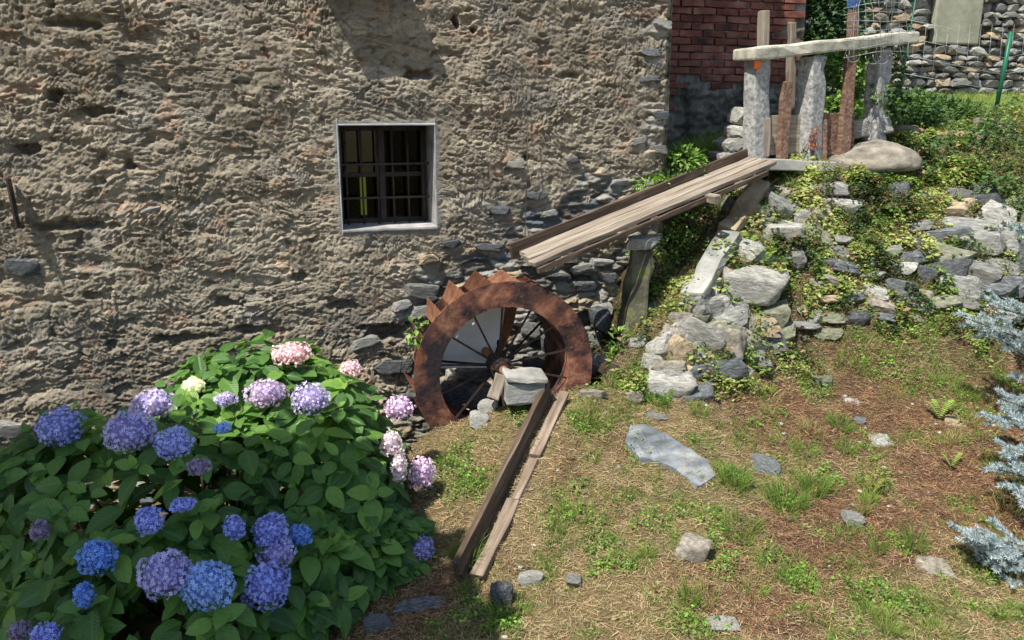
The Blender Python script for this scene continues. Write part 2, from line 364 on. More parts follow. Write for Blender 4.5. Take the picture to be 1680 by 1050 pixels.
_A = _phi(((GP[:, None, :2]-GP[None, :, :2])**2).sum(-1)); n_ = len(GP)
_S = np.zeros((n_+3, n_+3)); _S[:n_, :n_] = _A; _S[:n_, n_] = 1; _S[:n_, n_+1:] = GP[:, :2]; _S[n_, :n_] = 1; _S[n_+1:, :n_] = GP[:, :2].T
_W = np.linalg.solve(_S, np.concatenate([GP[:, 2], [0, 0, 0]]))
def G(x, y, fine=True):
    x = np.asarray(x, float); y = np.asarray(y, float); z = _W[n_]+_W[n_+1]*x+_W[n_+2]*y
    for i in range(n_): z = z+_W[i]*_phi((x-GP[i, 0])**2+(y-GP[i, 1])**2)
    if fine:
        z = z + .028*fbm(x*1.7, y*1.7, 3, 3) + .016*fbm(x*9, y*9, 8, 3)
    # pit the wheel turns in, running on into the mill race beside the house
    bx = .30+.10*pn(x*2, y*2, 55)
    pit = ss(.55, .72, x)*(1-ss(1.84, 1.98, x))*ss(-.80, -.745, y)
    z = z*(1-pit)+np.minimum(z, -.06+.02*pn(x*14, y*14, 5))*pit
    return z
def hit(px, py, fine=True, t0=1.6, t1=16.0):
    d = ray(px, py); t = np.linspace(t0, t1, 900); p = CAM[None]+d[None]*t[:, None]
    g = G(p[:, 0], p[:, 1], fine)-p[:, 2]
    # the house front stops the ray too
    w = (p[:, 1] > -.03) & (p[:, 0] < 2.66)
    i = np.argmax((g > 0) | w)
    if i == 0: return p[-1]
    q = p[i].copy()
    if not w[i]: q[2] = G(q[0], q[1], fine)
    return q
def gnorm(x, y):
    e = .04; a = (G(x+e, y, False)-G(x-e, y, False))/(2*e); b = (G(x, y+e, False)-G(x, y-e, False))/(2*e)
    return unit(np.stack([-a, -b, np.ones_like(a)], -1))

# colour zones of the ground, in world x, y
def patches(lst): return [(*hit(px, py, False)[:2], r, s) for px, py, r, s in lst]
GREEN = patches([(1300,560,.2,.9),(1400,570,.22,.9),(1450,580,.25,1),(1560,590,.25,.9),(1350,640,.15,.7),(1620,600,.2,.7),(1230,640,.12,.7),(760,740,.14,.8),(840,680,.10,.5),(960,690,.22,.9),(960,830,.25,.6),(1080,880,.18,.6),(1200,790,.14,1),(1290,820,.16,1),(1200,870,.15,1),(1340,790,.12,.9),(1350,560,.2,1),
 (1330,600,.15,.9),(1520,560,.35,1),(1480,600,.25,.8),(1560,640,.12,.8),(1380,700,.12,.9),(1390,740,.10,.7),(1300,950,.13,.9),(1430,970,.20,1),(1480,1000,.25,1),(1540,1010,.2,.9),(1400,1040,.2,.7),
 (1290,960,.1,.8),(1500,900,.12,.8),(1040,760,.10,.6),(830,1010,.18,.7),(1010,940,.13,.8),(1130,840,.15,.7),(900,950,.12,.7),(770,950,.10,1),(1080,640,.15,1),(1010,650,.12,.9),(1250,700,.10,.6),(1160,930,.1,.7),(1100,990,.1,.5),(800,800,.15,.5),(1620,930,.15,.6)])
BROWN = patches([(1300,690,.45,1),(1450,660,.5,1),(1400,860,.45,1),(1560,800,.5,1),(1200,620,.3,.8),(1600,700,.4,1),(1280,1000,.25,.8),(1180,960,.3,.6),(1620,830,.4,1),(1350,900,.4,1),(1000,720,.15,.5),(1250,900,.2,.6),(930,770,.12,.5),(1640,620,.3,1),(650,1000,.4,.7)])
def field(x, y, L, sd):
    f = np.zeros(np.shape(x)); wx = x+.10*fbm(x*3, y*3, sd, 3); wy = y+.10*fbm(x*3+9, y*3, sd+1, 3)
    for a, b, r, s in L: f = np.maximum(f, s*(1-ss(r*.45, r*1.25, np.hypot(wx-a, wy-b))))
    return f
def greenness(x, y): return np.clip(field(x, y, GREEN, 21)+.75*ss(-.05, .55, fbm(x*3.4, y*3.4, 77, 4)), 0, 1)
def brownness(x, y): return np.clip(field(x, y, BROWN, 31)+.25*ss(.2, .6, fbm(x*2.6, y*2.6, 91, 3)), 0, 1)

def axis(lo, a, b, hi, d, g=1.16):
    m = list(np.arange(a, b, d)); s = d; x = a; L = []
    while x > lo: s *= g; x -= s; L.append(x)
    s = d; x = m[-1]; H = []
    while x < hi: s *= g; x += s; H.append(x)
    return np.array(L[::-1]+m+H)
gx = axis(-90, -1.4, 6.6, 90, .021); gy = axis(-90, -3.3, 1.4, 90, .021)
XX, YY = np.meshgrid(gx, gy, indexing='ij'); ZZ = G(XX, YY)
gr_, br_ = greenness(XX, YY), brownness(XX, YY)
slope = np.clip((gnorm(XX, YY)[..., 2]), 0, 1)
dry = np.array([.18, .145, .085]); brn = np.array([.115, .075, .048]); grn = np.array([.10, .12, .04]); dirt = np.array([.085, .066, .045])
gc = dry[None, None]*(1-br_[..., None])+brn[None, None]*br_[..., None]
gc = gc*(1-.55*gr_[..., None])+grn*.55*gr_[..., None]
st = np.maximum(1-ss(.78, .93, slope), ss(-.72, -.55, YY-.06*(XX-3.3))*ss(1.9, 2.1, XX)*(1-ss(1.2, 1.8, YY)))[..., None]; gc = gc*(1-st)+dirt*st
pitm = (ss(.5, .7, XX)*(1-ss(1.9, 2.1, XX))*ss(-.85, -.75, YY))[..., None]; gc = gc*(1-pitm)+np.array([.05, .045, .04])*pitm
nx_, ny_ = XX.shape
idx = np.arange(nx_*ny_).reshape(nx_, ny_)
gf = np.stack([idx[:-1, :-1], idx[1:, :-1], idx[1:, 1:], idx[:-1, 1:]], -1).reshape(-1, 4)
gv = np.stack([XX, YY, ZZ], -1).reshape(-1, 3)
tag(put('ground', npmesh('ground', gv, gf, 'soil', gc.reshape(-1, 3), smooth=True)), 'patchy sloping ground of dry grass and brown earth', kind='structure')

# ------------------------------------------------------------------ the stone house
WX0, WX1, WZ0, WZ1 = .445, 1.035, 1.405, 2.035          # window opening
house = thing('stone_house', 'old rough-rendered stone mill house with a small barred window', 'house', (0, 0, -.2))
def wall_height(x, z):
    """relief of the rough render: how far it stands proud, and its colour"""
    lump = .014*fbm(x*1.5, z*2.8, 1, 3)-.016*ss(.22, .55, fbm(x*2.3+3, z*6, 12, 3))*(.4+.6*ss(.9, -.6, x))
    # stones showing as swellings under the render
    wx = x+.05*pn(x*5, z*5, 40); wz = z+.03*pn(x*5+7, z*5, 41)
    f1, f2, idc, cx, cy = worley(wx*3.4, wz*7.5, 60)
    bulge = (1-ss(.10, .62, f1))*.026*(idc-.25) - .010*(1-ss(0, .10, f2-f1))
    low = ss(1.9, .5, z)*.6+.4*ss(.3, -1.2, x)
    left_top = ss(.6, -.5, x)
    # trowel strokes: patches, each with its own direction
    tot = 0; wsum = 0; SC = None
    for k in range(2):
        g1, g2, idk, kx, ky = worley(x*(4.2+k*1.4)+k*3.3+.5*pn(x*6, z*6, 90+k), z*(4.9+k*1.5)+.5*pn(x*6, z*6, 95+k), 70+k*9)
        ang = .60*np.sin(x*1.25+z*1.5-.2)+.05+ (idk-.5)*1.35 + .7*pn(x*1.6, z*1.6, 33)
        ca, sa = np.cos(ang), np.sin(ang); wob = .012*pn(x*16, z*16, 44+k)
        u = ca*x+sa*z; v = -sa*x+ca*z+wob
        o = idk*37.
        if k == 0: SC = np.stack([u*5+o, v*38+o*.7, np.zeros_like(u)], -1)
        r1 = 1-np.abs(pn(u*7+o, v*52+o, 50+k))*2.6
        r2 = 1-np.abs(pn(u*12+o, v*86+o, 52+k))*2.4
        edge = ss(0, .22, g2-g1)
        st_ = (r1*.0085+r2*.0062+.0035*(idk-.5)*2)*edge
        w_ = ss(-.25, .25, pn(x*2.6+k*9, z*2.6, 120)*(1 if k == 0 else -1)) + .02
        tot = tot+st_*w_; wsum = wsum+w_
    strokes = tot/wsum*(.60+.75*ss(-.45, .5, fbm(x*2.2, z*2.2, 130, 2)))
    grit = .0036*fbm(x*38, z*44, 140, 3, .6)+ .0024*pn(x*75, z*75, 145)
    pits = -.020*ss(.52, .76, fbm(x*6, z*9.5, 150, 4, .6))-.020*ss(.46, .62, pn(x*13, z*30, 155))
    h = lump+bulge*(.18+.7*low)+strokes+grit+pits
    # colour of the render itself
    base = np.array([.445, .402, .328]); warm = np.array([.43, .365, .28]); cool = np.array([.31, .31, .30])
    t = ss(-.4, .6, fbm(x*1.3, z*1.6, 160, 4))[..., None]; c = base*(1-.35*t)+warm*.35*t
    t2 = ss(.1, .7, fbm(x*2.4+5, z*3, 165, 3))[..., None]; c = c*(1-.45*t2)+cool*.45*t2
    c = c*(.86+.28*idc[..., None])
    pnk = ss(.42, .6, fbm(x*5, z*6, 170, 2))[..., None]; c = c*(1-.5*pnk)+np.array([.50, .34, .25])*.5*pnk
    # bare slaty masonry low down by the race and along the corner
    wob = .16*fbm(x*3, z*3, 180, 3)
    m1 = ss(.08, -.06, z-np.minimum(1.02+.58*(x-.9), 1.72)-wob*1.3)*ss(.72, 1.05, x+wob*.7)
    m1 = m1*ss(-.42, -.22, fbm(x*3.2+2, z*5.5, 183, 3)+.5*ss(1.3, .9, z))
    m2 = ss(2.42, 2.52, x+.10*pn(x*7, z*7, 184))*ss(.05, .3, fbm(x*1.6, z*6, 186, 2)+.25)
    m3 = ss(.02, -.14, z-(.10+.05*x)-wob*.6)
    m = np.clip(np.maximum(np.maximum(m1, m2*.8), m3), 0, 1)
    s1, s2, ids, _, _ = worley(x*6.5+.5*pn(x*5, z*5, 190), z*15+.5*pn(x*5, z*9, 191)+x*1.5, 200)
    slh = .036*(ids-.4)+.018*ss(0, .45, s2-s1)-.018+.014*fbm(x*12, z*36, 204, 4)
    h = h*(1-m)+(lump+slh)*m
    scol = np.array([.29, .285, .27])*(.42+1.15*ids[..., None]); scol = np.where((ids > .8)[..., None], np.array([.42, .36, .27]), scol)
    scol = np.where(((ids > .3) & (ids < .42))[..., None], np.array([.14, .165, .19]), scol)
    jn = (1-ss(.02, .14, s2-s1))[..., None]; scol = scol*(1-.6*jn)+np.array([.12, .11, .10])*.6*jn
    c = c*(1-m[..., None])+scol*m[..., None]
    wall_height.SC = np.concatenate([SC[..., :2], (1-m)[..., None]], -1)
    return h, c
HOLES = [(50,245,16,9,.05),(90,155,15,8,.045),(160,182,26,8,.05),(120,38,34,7,.03),(213,272,9,8,.04),(372,497,16,10,.05),(748,36,6,7,.07),(777,50,5,6,.06),(692,123,26,8,.05),(935,122,22,5,.03),(490,455,14,7,.03),(185,565,7,9,.03),(865,260,6,7,.04),(640,545,50,14,.08),(150,485,20,7,.03),(900,500,30,9,.05),
 (945,455,26,8,.05),(880,560,16,14,.06),(905,600,22,10,.06),(300,555,50,9,.03),(120,370,60,8,.03),(560,500,30,9,.03),(420,540,44,8,.03)]
d_ = .0068
hx = np.arange(-2.3, 2.665, d_); hz = np.arange(-.36, 3.05, d_)
# keep grid lines on the window edges
def snap(a, v): a[np.argmin(abs(a-v))] = v
for v in (WX0, WX1): snap(hx, v)
for v in (WZ0, WZ1): snap(hz, v)
HX, HZ = np.meshgrid(hx, hz, indexing='ij')
hh, hc = wall_height(HX, HZ); HSC = wall_height.SC.reshape(-1, 3).astype(np.float32)
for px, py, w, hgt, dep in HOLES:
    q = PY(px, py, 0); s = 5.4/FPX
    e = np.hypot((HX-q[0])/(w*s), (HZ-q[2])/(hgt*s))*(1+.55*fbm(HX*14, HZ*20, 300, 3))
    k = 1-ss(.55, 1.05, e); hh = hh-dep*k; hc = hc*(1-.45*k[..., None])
# plaster band round the window
dwx = np.maximum(np.maximum(WX0-HX, HX-WX1), 0); dwz = np.maximum(np.maximum(WZ0-HZ, HZ-WZ1), 0)
dw = np.hypot(dwx, dwz)+.012*pn(HX*14, HZ*14, 310)
band = 1-ss(.018, .040, dw); near = 1-ss(.0, .14, dw)
hh = hh*(1-.55*near)*(1-.75*band)+.006*band
hc = hc*(1-band[..., None])+np.array([.33, .335, .345])*band[..., None]
# the corner: ragged, slightly rounded
hh = hh - .05*ss(2.60, 2.665, HX)
base_d = .05*ss(.9, -.3, HZ)                             # wall thickens towards its foot
hv = np.stack([HX, -hh-base_d, HZ], -1).reshape(-1, 3)
n1_, n2_ = HX.shape; idx = np.arange(n1_*n2_).reshape(n1_, n2_)
hf = np.stack([idx[:-1, :-1], idx[1:, :-1], idx[1:, 1:], idx[:-1, 1:]], -1).reshape(-1, 4)
cxm = (HX[:-1, :-1]+HX[1:, 1:])/2; czm = (HZ[:-1, :-1]+HZ[1:, 1:])/2
keep = ~((cxm > WX0) & (cxm < WX1) & (czm > WZ0) & (czm < WZ1))
hf = hf[keep.reshape(-1)]
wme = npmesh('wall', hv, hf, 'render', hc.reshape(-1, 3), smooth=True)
at_ = wme.attributes.new('Stroke', 'FLOAT_VECTOR', 'POINT'); at_.data.foreach_set('vector', HSC.ravel())
put('wall', wme, house)
def face_wall(name, us, vs_, fn, m, parent, colr=(.43, .39, .32)):
    U, V = np.meshgrid(us, vs_, indexing='ij'); h, c = wall_height(U, V)
    v = fn(U, V, h).reshape(-1, 3); a, b = U.shape; ii = np.arange(a*b).reshape(a, b)
    f = np.stack([ii[:-1, :-1], ii[1:, :-1], ii[1:, 1:], ii[:-1, 1:]], -1).reshape(-1, 4)
    return put(name, npmesh(name, v, f, m, c.reshape(-1, 3), smooth=True), parent)
x_end = float(hx[-1]); z_top = float(hz[-1])
face_wall('wall', np.linspace(-2.3, x_end, 150), np.linspace(z_top-.01, 6.6, 90), lambda U, V, h: np.stack([U, -h+.004, V], -1), 'render', house)
face_wall('wall', np.linspace(-7, -2.29, 120), np.linspace(-.6, 6.6, 150), lambda U, V, h: np.stack([U, -h+.004, V], -1), 'render', house)
face_wall('wall', np.linspace(-.12, 6, 130), np.linspace(.8, 6.6, 130), lambda U, V, h: np.stack([x_end-.012+h*.6, U+.15, V], -1), 'render', house)
bm = bmesh.new()
for (a, b, c, d) in [((-7, 6, -1), (2.6, 6, -1), (2.6, 6, 6.6), (-7, 6, 6.6)), ((-7, 0, -1), (-7, 6, -1), (-7, 6, 6.6), (-7, 0, 6.6))]:
    bm.faces.new([bm.verts.new(p) for p in (a, b, c, d)])
put('rear_wall', bm_mesh('rear_wall', bm, 'plaster'), house)
bm = bmesh.new()
rf = [bm.verts.new(p) for p in [(-7.3, -.28, 6.5), (2.95, -.28, 6.5), (2.95, 3, 8.2), (-7.3, 3, 8.2), (2.95, 6.3, 6.5), (-7.3, 6.3, 6.5)]]
bm.faces.new([rf[0], rf[1], rf[2], rf[3]]); bm.faces.new([rf[3], rf[2], rf[4], rf[5]])
bmesh.ops.solidify(bm, geom=bm.faces[:], thickness=.12)
put('roof', bm_mesh('roof', bm, 'rooftile'), house)
# ledge just above the picture
q0 = PY(584, 3, 0); q1 = PY(712, 3, 0)
board('stone_ledge', (q0[0]-.22, -.06, 2.88), (q1[0]-.20, -.06, 2.88), (0, 1, 0), .22, .07, 'darkrock', house, seed=3, jit=.008)
# window: reveals, sill, glazing, grille
def quadbox(name, lo, hi, m, parent, seed=0, jit=.0, bev=.0):
    s = [hi[i]-lo[i] for i in range(3)]; me_ = rough_box(name, s[0], s[1], s[2], m, seed=seed, jit=jit, bev=bev, cuts=(1, 1, 1))
    return put(name, me_, parent, Matrix.Translation([(hi[i]+lo[i])/2 for i in range(3)]))
DW = .30
win = put('window', rough_box('window', WX1-WX0+.16, .05, .03, 'plaster', cuts=(1, 1, 1), jit=0, bev=0), house, Matrix.Translation(((WX0+WX1)/2, DW+.06, WZ1+.06)))
win['label'] = 'small square barred window in a plastered opening'
quadbox('jamb', (WX1+.001, -.010, WZ0-.018), (WX1+.008, DW+.06, WZ1+.04), 'revealplaster', win, jit=.003, bev=.004)
quadbox('jamb', (WX0-.012, -.012, WZ0-.03), (WX0-.001, DW+.06, WZ1+.04), 'plaster', win, jit=.004, bev=.004)
quadbox('lintel', (WX0-.014, -.011, WZ1+.001), (WX1+.010, DW+.06, WZ1+.012), 'plaster', win, jit=.004, bev=.004)
quadbox('sill', (WX0-.006, -.013, WZ0-.018), (WX1+.008, DW+.05, WZ0-.001), 'revealplaster', win, jit=.003, bev=.005)
YB = .235
for i in range(6):
    x = WX0+.055+i*(WX1-WX0-.09)/5
    bm = bmesh.new(); bmesh.ops.create_cone(bm, segments=8, radius1=.0065, radius2=.0065, depth=WZ1-WZ0+.02, cap_ends=True)
    put('bar', bm_mesh('bar', bm, 'iron', True), win, Matrix.Translation((x, YB, (WZ0+WZ1)/2)) @ Matrix.Rotation(R(rnd.uniform(-.6, .6)), 4, 'Y'))
for z in (WZ0+.17, WZ0+.385):
    quadbox('crossbar', (WX0-.01, YB-.014, z-.006), (WX1+.01, YB-.008, z+.008), 'iron', win)
# casement
for (a, b) in (((WX0, WZ0), (WX0+.035, WZ1)), ((WX1-.035, WZ0), (WX1, WZ1)), ((WX0+.275, WZ0), (WX0+.315, WZ1))):
    quadbox('stile', (a[0], DW, a[1]), (b[0], DW+.035, b[1]), 'iron', win, bev=.003)
for z in (WZ0, WZ0+.30, WZ1-.035):
    quadbox('rail', (WX0+.036, DW+.002, z), (WX0+.274, DW+.033, z+.03), 'iron', win, bev=.003)
    quadbox('rail', (WX0+.316, DW+.002, z), (WX1-.036, DW+.033, z+.03), 'iron', win, bev=.003)
for (x0, x1) in ((WX0+.036, WX0+.274), (WX0+.316, WX1-.036)):
    for (z0, z1) in ((WZ0+.031, WZ0+.299), (WZ0+.331, WZ1-.036)):
        quadbox('pane', (x0, DW+.016, z0), (x1, DW+.020, z1), 'reflectglass' if (x0 < WX0+.1 and z0 > WZ0+.2) else 'glass', win)
# the room behind
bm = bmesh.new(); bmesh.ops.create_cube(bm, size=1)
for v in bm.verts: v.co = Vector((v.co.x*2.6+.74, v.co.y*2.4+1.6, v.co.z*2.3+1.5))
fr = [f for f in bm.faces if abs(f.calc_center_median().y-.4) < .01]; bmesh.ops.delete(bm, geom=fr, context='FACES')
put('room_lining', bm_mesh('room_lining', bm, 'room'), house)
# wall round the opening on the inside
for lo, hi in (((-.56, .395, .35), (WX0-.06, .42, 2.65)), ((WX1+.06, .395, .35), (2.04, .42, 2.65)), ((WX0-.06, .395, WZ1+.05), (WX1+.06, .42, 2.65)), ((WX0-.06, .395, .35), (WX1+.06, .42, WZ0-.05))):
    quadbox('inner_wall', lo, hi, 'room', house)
q = PY(597, 320, 2.7)
p0 = PY(590, 290, 2.75); p1 = PY(602, 352, 2.75)
quadbox('glow_strip', (p0[0], 2.74, p1[2]), (p1[0], 2.76, p0[2]), 'glow', house)  # added glowing strip for the gleam, not a real opening
p0 = PY(580, 212, 1.3); p1 = PY(622, 272, 1.3)
quadbox('wall_cabinet', (p0[0], 1.3, p1[2]), (p1[0], 1.5, p0[2]), 'room', house)
# iron strap at the left and thin rod down to the flume
q0 = PY(18, 292, 0); q1 = PY(36, 372, 0)
board('iron_strap', (q0[0], -.055, q0[2]), (q1[0], -.075, q1[2]), (0, 1, 0), .07, .012, 'iron', house, jit=.001, bev=.002)
def tube(name, pts, r, m, parent=None, res=6, radii=None, smooth=True):
    pts = [Vector(p) for p in pts]; bm = bmesh.new(); rings = []
    up = Vector((0, 0, 1))
    for i, p in enumerate(pts):
        d = (pts[min(i+1, len(pts)-1)]-pts[max(i-1, 0)]).normalized()
        a = d.cross(up if abs(d.z) < .9 else Vector((1, 0, 0))).normalized(); b = d.cross(a)
        rr = radii[i] if radii else r
        rings.append([bm.verts.new(p+(a*math.cos(t)+b*math.sin(t))*rr) for t in [2*math.pi*k/res for k in range(res)]])
    for A, B in zip(rings, rings[1:]):
        for k in range(res): bm.faces.new((A[k], A[(k+1) % res], B[(k+1) % res], B[k]))
    bm.faces.new(rings[0]); bm.faces.new(rings[-1])
    return put(name, bm_mesh(name, bm, m, smooth), parent)
# exposed stones in the house front
STW = [(690,478,62,26,'rock'),(700,510,80,24,'rock'),(660,500,40,18,'rock'),(645,600,70,24,'darkrock'),(600,560,60,20,'rock'),(705,425,40,16,'ochre'),(880,585,34,22,'pale'),(870,540,36,30,'pale'),(745,610,40,18,'pale'),
 (740,632,44,18,'rock'),(905,620,30,18,'rock'),(35,437,50,22,'darkrock'),(180,75,42,16,'brownrock'),(845,270,44,14,'rock'),(1070,85,40,12,'slate'),(1085,190,40,14,'slate'),(1060,130,44,10,'slate'),(1088,40,34,14,'pale'),
 (1080,245,44,16,'rock'),(20,700,60,26,'pale'),(15,800,60,40,'pale'),(60,750,50,20,'ochre'),(950,300,46,14,'rock'),(880,320,40,12,'slate'),(1010,255,50,14,'rock'),(940,262,30,10,'slate'),(1050,230,36,12,'rock'),
 (820,345,44,14,'slate'),(770,375,40,12,'slate'),(900,350,36,14,'rock'),(960,335,40,12,'slate'),(1020,300,44,14,'pale'),(1000,325,34,10,'rock'),(800,405,50,12,'darkrock'),(880,380,40,14,'darkrock'),(740,400,34,12,'darkrock'),
 (960,470,44,20,'darkrock'),(985,510,40,24,'pale'),(975,555,36,30,'rock'),(920,455,40,14,'darkrock'),(950,440,44,16,'rock'),(1000,455,34,18,'slate'),(930,425,40,12,'brownrock'),(1005,545,30,22,'rock'),(985,430,40,12,'rock'),
 (1000,590,30,24,'pale'),(1040,350,40,16,'darkrock'),(1080,340,40,14,'darkrock'),(700,575,30,26,'darkrock'),(690,620,40,18,'rock'),(665,650,40,18,'darkrock'),(250,345,36,10,'rock'),(440,60,30,10,'rock')]
STW = [t for i_, t in enumerate(STW) if t[1] > 400 or t[0] > 1030 or i_ % 2]
for i, (px, py, w, h, m) in enumerate(STW):
    m = {'slate': 'darkrock', 'pale': 'rock'}.get(m, m) if py < 600 else m
    q = PY(px, py, 0); s = float(np.linalg.norm(q-CAM))/FPX
    r = rnd.choice(rockset(m, 4, 3))
    M = Matrix.Translation((q[0], (.012 if q[2] > 1.3 else -.004)-.05*max(0, min(1, (.9-q[2])/1.2)), q[2])) @ Matrix.Rotation(R(rnd.uniform(-12, 8)), 4, 'Y') @ Matrix.Rotation(R(rnd.choice((0, 180))), 4, 'Z')
    o = put('stone', r, None, M @ Matrix.Diagonal((w*s/2, .036+rnd.uniform(0, .012), h*s/2*1.1, 1)))
    adopt(o, house)

# ------------------------------------------------------------------ far side: brick annex, back wall, pasture
annex = thing('brick_annex', 'red brick and stained stone wall in shade behind the house corner', 'building', (4.5, 2.3, 1.6))
ax0, ax1 = 2.7, 5.28
us = np.arange(ax0, ax1, .02); vv = np.arange(1.3, 5.2, .02)
U, V = np.meshgrid(us, vv, indexing='ij')
f1, f2, idc, _, _ = worley(U*4+.4*pn(U*4, V*4, 5), V*8, 410)
h = .03*fbm(U*3, V*3, 400, 4)+.045*idc*ss(0, .2, f2-f1)+.03*fbm(U*14, V*18, 402, 3)
brz = PY(1200, 132, 2.3)[2]
zline = brz+.10*fbm(U*2.2, V*0+1, 405, 3)-.35*ss(3.95, 3.75, U)
h = h*(.5+.5*ss(0, .1, zline-V))
a, b = U.shape; ii = np.arange(a*b).reshape(a, b)
f = np.stack([ii[:-1, :-1], ii[1:, :-1], ii[1:, 1:], ii[:-1, 1:]], -1).reshape(-1, 4)
put('wall', npmesh('wall', np.stack([U, 2.3-h, V], -1).reshape(-1, 3), f, 'oldplaster', smooth=True), annex)
quadbox('side_wall', (ax1-.12, 2.32, 1.3), (ax1, 5, 5.2), 'oldplaster', annex)
quadbox('roof', (ax0-.1, 2.1, 5.2), (ax1+.2, 5.2, 5.3), 'rooftile', annex)
bmh = [rough_box('brick', .235, .05, .056, 'brick', seed=i, jit=.004, bev=.005, cuts=(2, 1, 1)) for i in range(6)]
nb = 0
for rw in range(26):
    z = brz-.46+rw*.068
    for cl in range(11):
        x = ax0+.17+cl*.25+(.125 if rw % 2 else 0)
        if x > ax1-.15 or x < 3.55: continue
        zl = brz+.10*float(fbm(np.array(x*2.2), np.array(1.), 405, 3))-.35*float(ss(3.95, 3.75, np.array(x)))
        if z < zl or z > 3.9: continue
        if rnd.random() < .06: continue
        put('brick', bmh[rnd.randrange(6)], annex, Matrix.Translation((x, 2.285+rnd.uniform(-.012, .008), z)) @ Matrix.Rotation(R(rnd.uniform(-1.5, 1.5)), 4, 'Y')); nb += 1

# back stone wall beyond the pasture
YW = 4.2
fw = thing('field_stone_wall', 'tall rough dry stone wall in sun at the far side of the grass', 'stone wall', (8, YW, 2.2))
wx0, wx1 = 6.1, 11.0
U, V = np.meshgrid(np.arange(wx0, wx1, .03), np.arange(1.9, 4.4, .03), indexing='ij')
h = .02*fbm(U*8, V*8, 500, 4)
a, b = U.shape; ii = np.arange(a*b).reshape(a, b)
f = np.stack([ii[:-1, :-1], ii[1:, :-1], ii[1:, 1:], ii[:-1, 1:]], -1).reshape(-1, 4)
put('core', npmesh('core', np.stack([U, YW-h, V], -1).reshape(-1, 3), f, 'oldplaster', smooth=True), fw)
q0 = PY(1520, 66, YW); q1 = PY(1604, 0, YW)
quadbox('plaster_patch', (q0[0], YW-.12, q0[2]-.05), (q1[0], YW-.02, 4.3), 'patch', fw, jit=.01, bev=.02)
ns = 0
z = 2.10
while z < 3.95 and ns < 296:
    hrow = rnd.uniform(.07, .13); x = wx0+rnd.uniform(0, .15)
    while x < 10.3 and ns < 296:
        w = rnd.uniform(.12, .38)
        if not (q0[0]-w/2 < x+w/2 < q1[0]+w/2 and z > q0[2]-.08):
            m = rnd.choice(('pale', 'pale', 'rock', 'rock', 'brownrock', 'ochre'))
            put('stone', rnd.choice(rockset(m, 4, 2)), fw, Matrix.Translation((x+w/2, YW-.03+rnd.uniform(-.03, .02), z+hrow/2)) @ Matrix.Rotation(R(rnd.uniform(-8, 8)), 4, 'Y') @ Matrix.Diagonal((w*.54, .13, hrow*.58, 1))); ns += 1
        x += w*.98
    z += hrow*.95

# ------------------------------------------------------------------ sluice: granite posts, lintel, gate boards
YG = .30
def pos(px, py, Y): return Vector(PY(px, py, Y).tolist())
frame = thing('granite_sluice_frame', 'rough granite posts carrying a long tilted granite lintel over the wooden sluice gate', 'stone frame', tuple(pos(1290, 265, YG)))
def post(name, pxb, pyb, pxt, pyt, Y, wt, wb, dep, seed, m='granite', parent=None, rot=-15, bury=.12):
    b = pos(pxb, pyb, Y); t = pos(pxt, pyt, Y); L = (t-b).length+bury; ax = (t-b).normalized()
    me_ = rough_box(name, L, wb, dep, m, seed=seed, jit=.006, bev=.014, cuts=(9, 2, 2), taper=(wb-wt)/(wb+wt))
    y = Vector((math.cos(R(-rot)), math.sin(R(-rot)), 0)); y = (y-y.dot(ax)*ax).normalized(); z = ax.cross(y)
    return put(name, me_, parent, Matrix.Translation(b+ax*(L/2-bury)) @ Matrix((ax, y, z)).transposed().to_4x4())
post('post', 1238, 262, 1243, 92, YG-.04, .115, .15, .13, 1, parent=frame)
post('post', 1325, 264, 1334, 93, YG-.05, .145, .145, .14, 2, parent=frame)
post('post', 1436, 205, 1443, 78, YG+.02, .12, .13, .12, 3, parent=frame)
lb = [pos(1219, 90, YG-.04), pos(1487, 62, YG+.02)]
lo = board('lintel', lb[0], lb[1], (0, 1, .05), .26, .088, 'lintel', frame, seed=5, jit=.006, bev=.015)
# masonry shoulder left of the first post
sh = thing('masonry_shoulder', 'small heap of pale mortared stones against the foot of the left granite post', 'stonework', tuple(pos(1208, 262, YG+.1)))
for i, (px, py, w, h) in enumerate([(1214,192,34,26),(1206,216,40,24),(1196,238,46,26),(1222,240,34,24),(1188,258,50,22),(1215,260,50,18)]):
    q = pos(px, py, YG+.12); s = (q-Vector(CAM.tolist())).length/FPX
    put('stone', rnd.choice(rockset('pale', 4, 3)), sh, Matrix.Translation(q) @ Matrix.Rotation(R(rnd.uniform(-15, 15)), 4, 'Y') @ Matrix.Diagonal((w*s/2, .14, h*s/2*1.15, 1)))
gate = thing('sluice_gate', 'weathered sluice gate of stacked horizontal boards between upright timbers', 'sluice gate', tuple(pos(1300, 258, YG+.1)))
YB2 = YG-.03
for k in range(3):                                   # left bay boards
    y0 = 252-k*21
    board('plank', pos(1254, y0-9, YB2), pos(1316, y0-10, YB2), (0, 0, 1), .100, .03, 'wood', gate, seed=20+k, jit=.003, bev=.004)
for k in range(4):                                   # right bay boards, darker
    y0 = 254-k*17
    board('plank', pos(1338, y0-8, YB2+.03), pos(1400, y0-10, YB2+.03), (0, 0, 1), .080, .03, 'redwood', gate, seed=30+k, jit=.003, bev=.004)
for (xb, yb, xt, yt, Y, w, m, sd) in [(1283,256,1290,134,YB2-.06,.075,'redwood',1),(1253,248,1256,194,YB2-.05,.07,'wood',2),(1348,262,1350,196,YB2-.03,.055,'redwood',3),(1382,250,1397,78,YB2-.04,.085,'redwood',4)]:
    b = pos(xb, yb+10, Y); t = pos(xt, yt, Y)
    board('upright', b, t, (1, 0, 0), w, .05, m, gate, seed=40+sd, jit=.005, bev=.006)
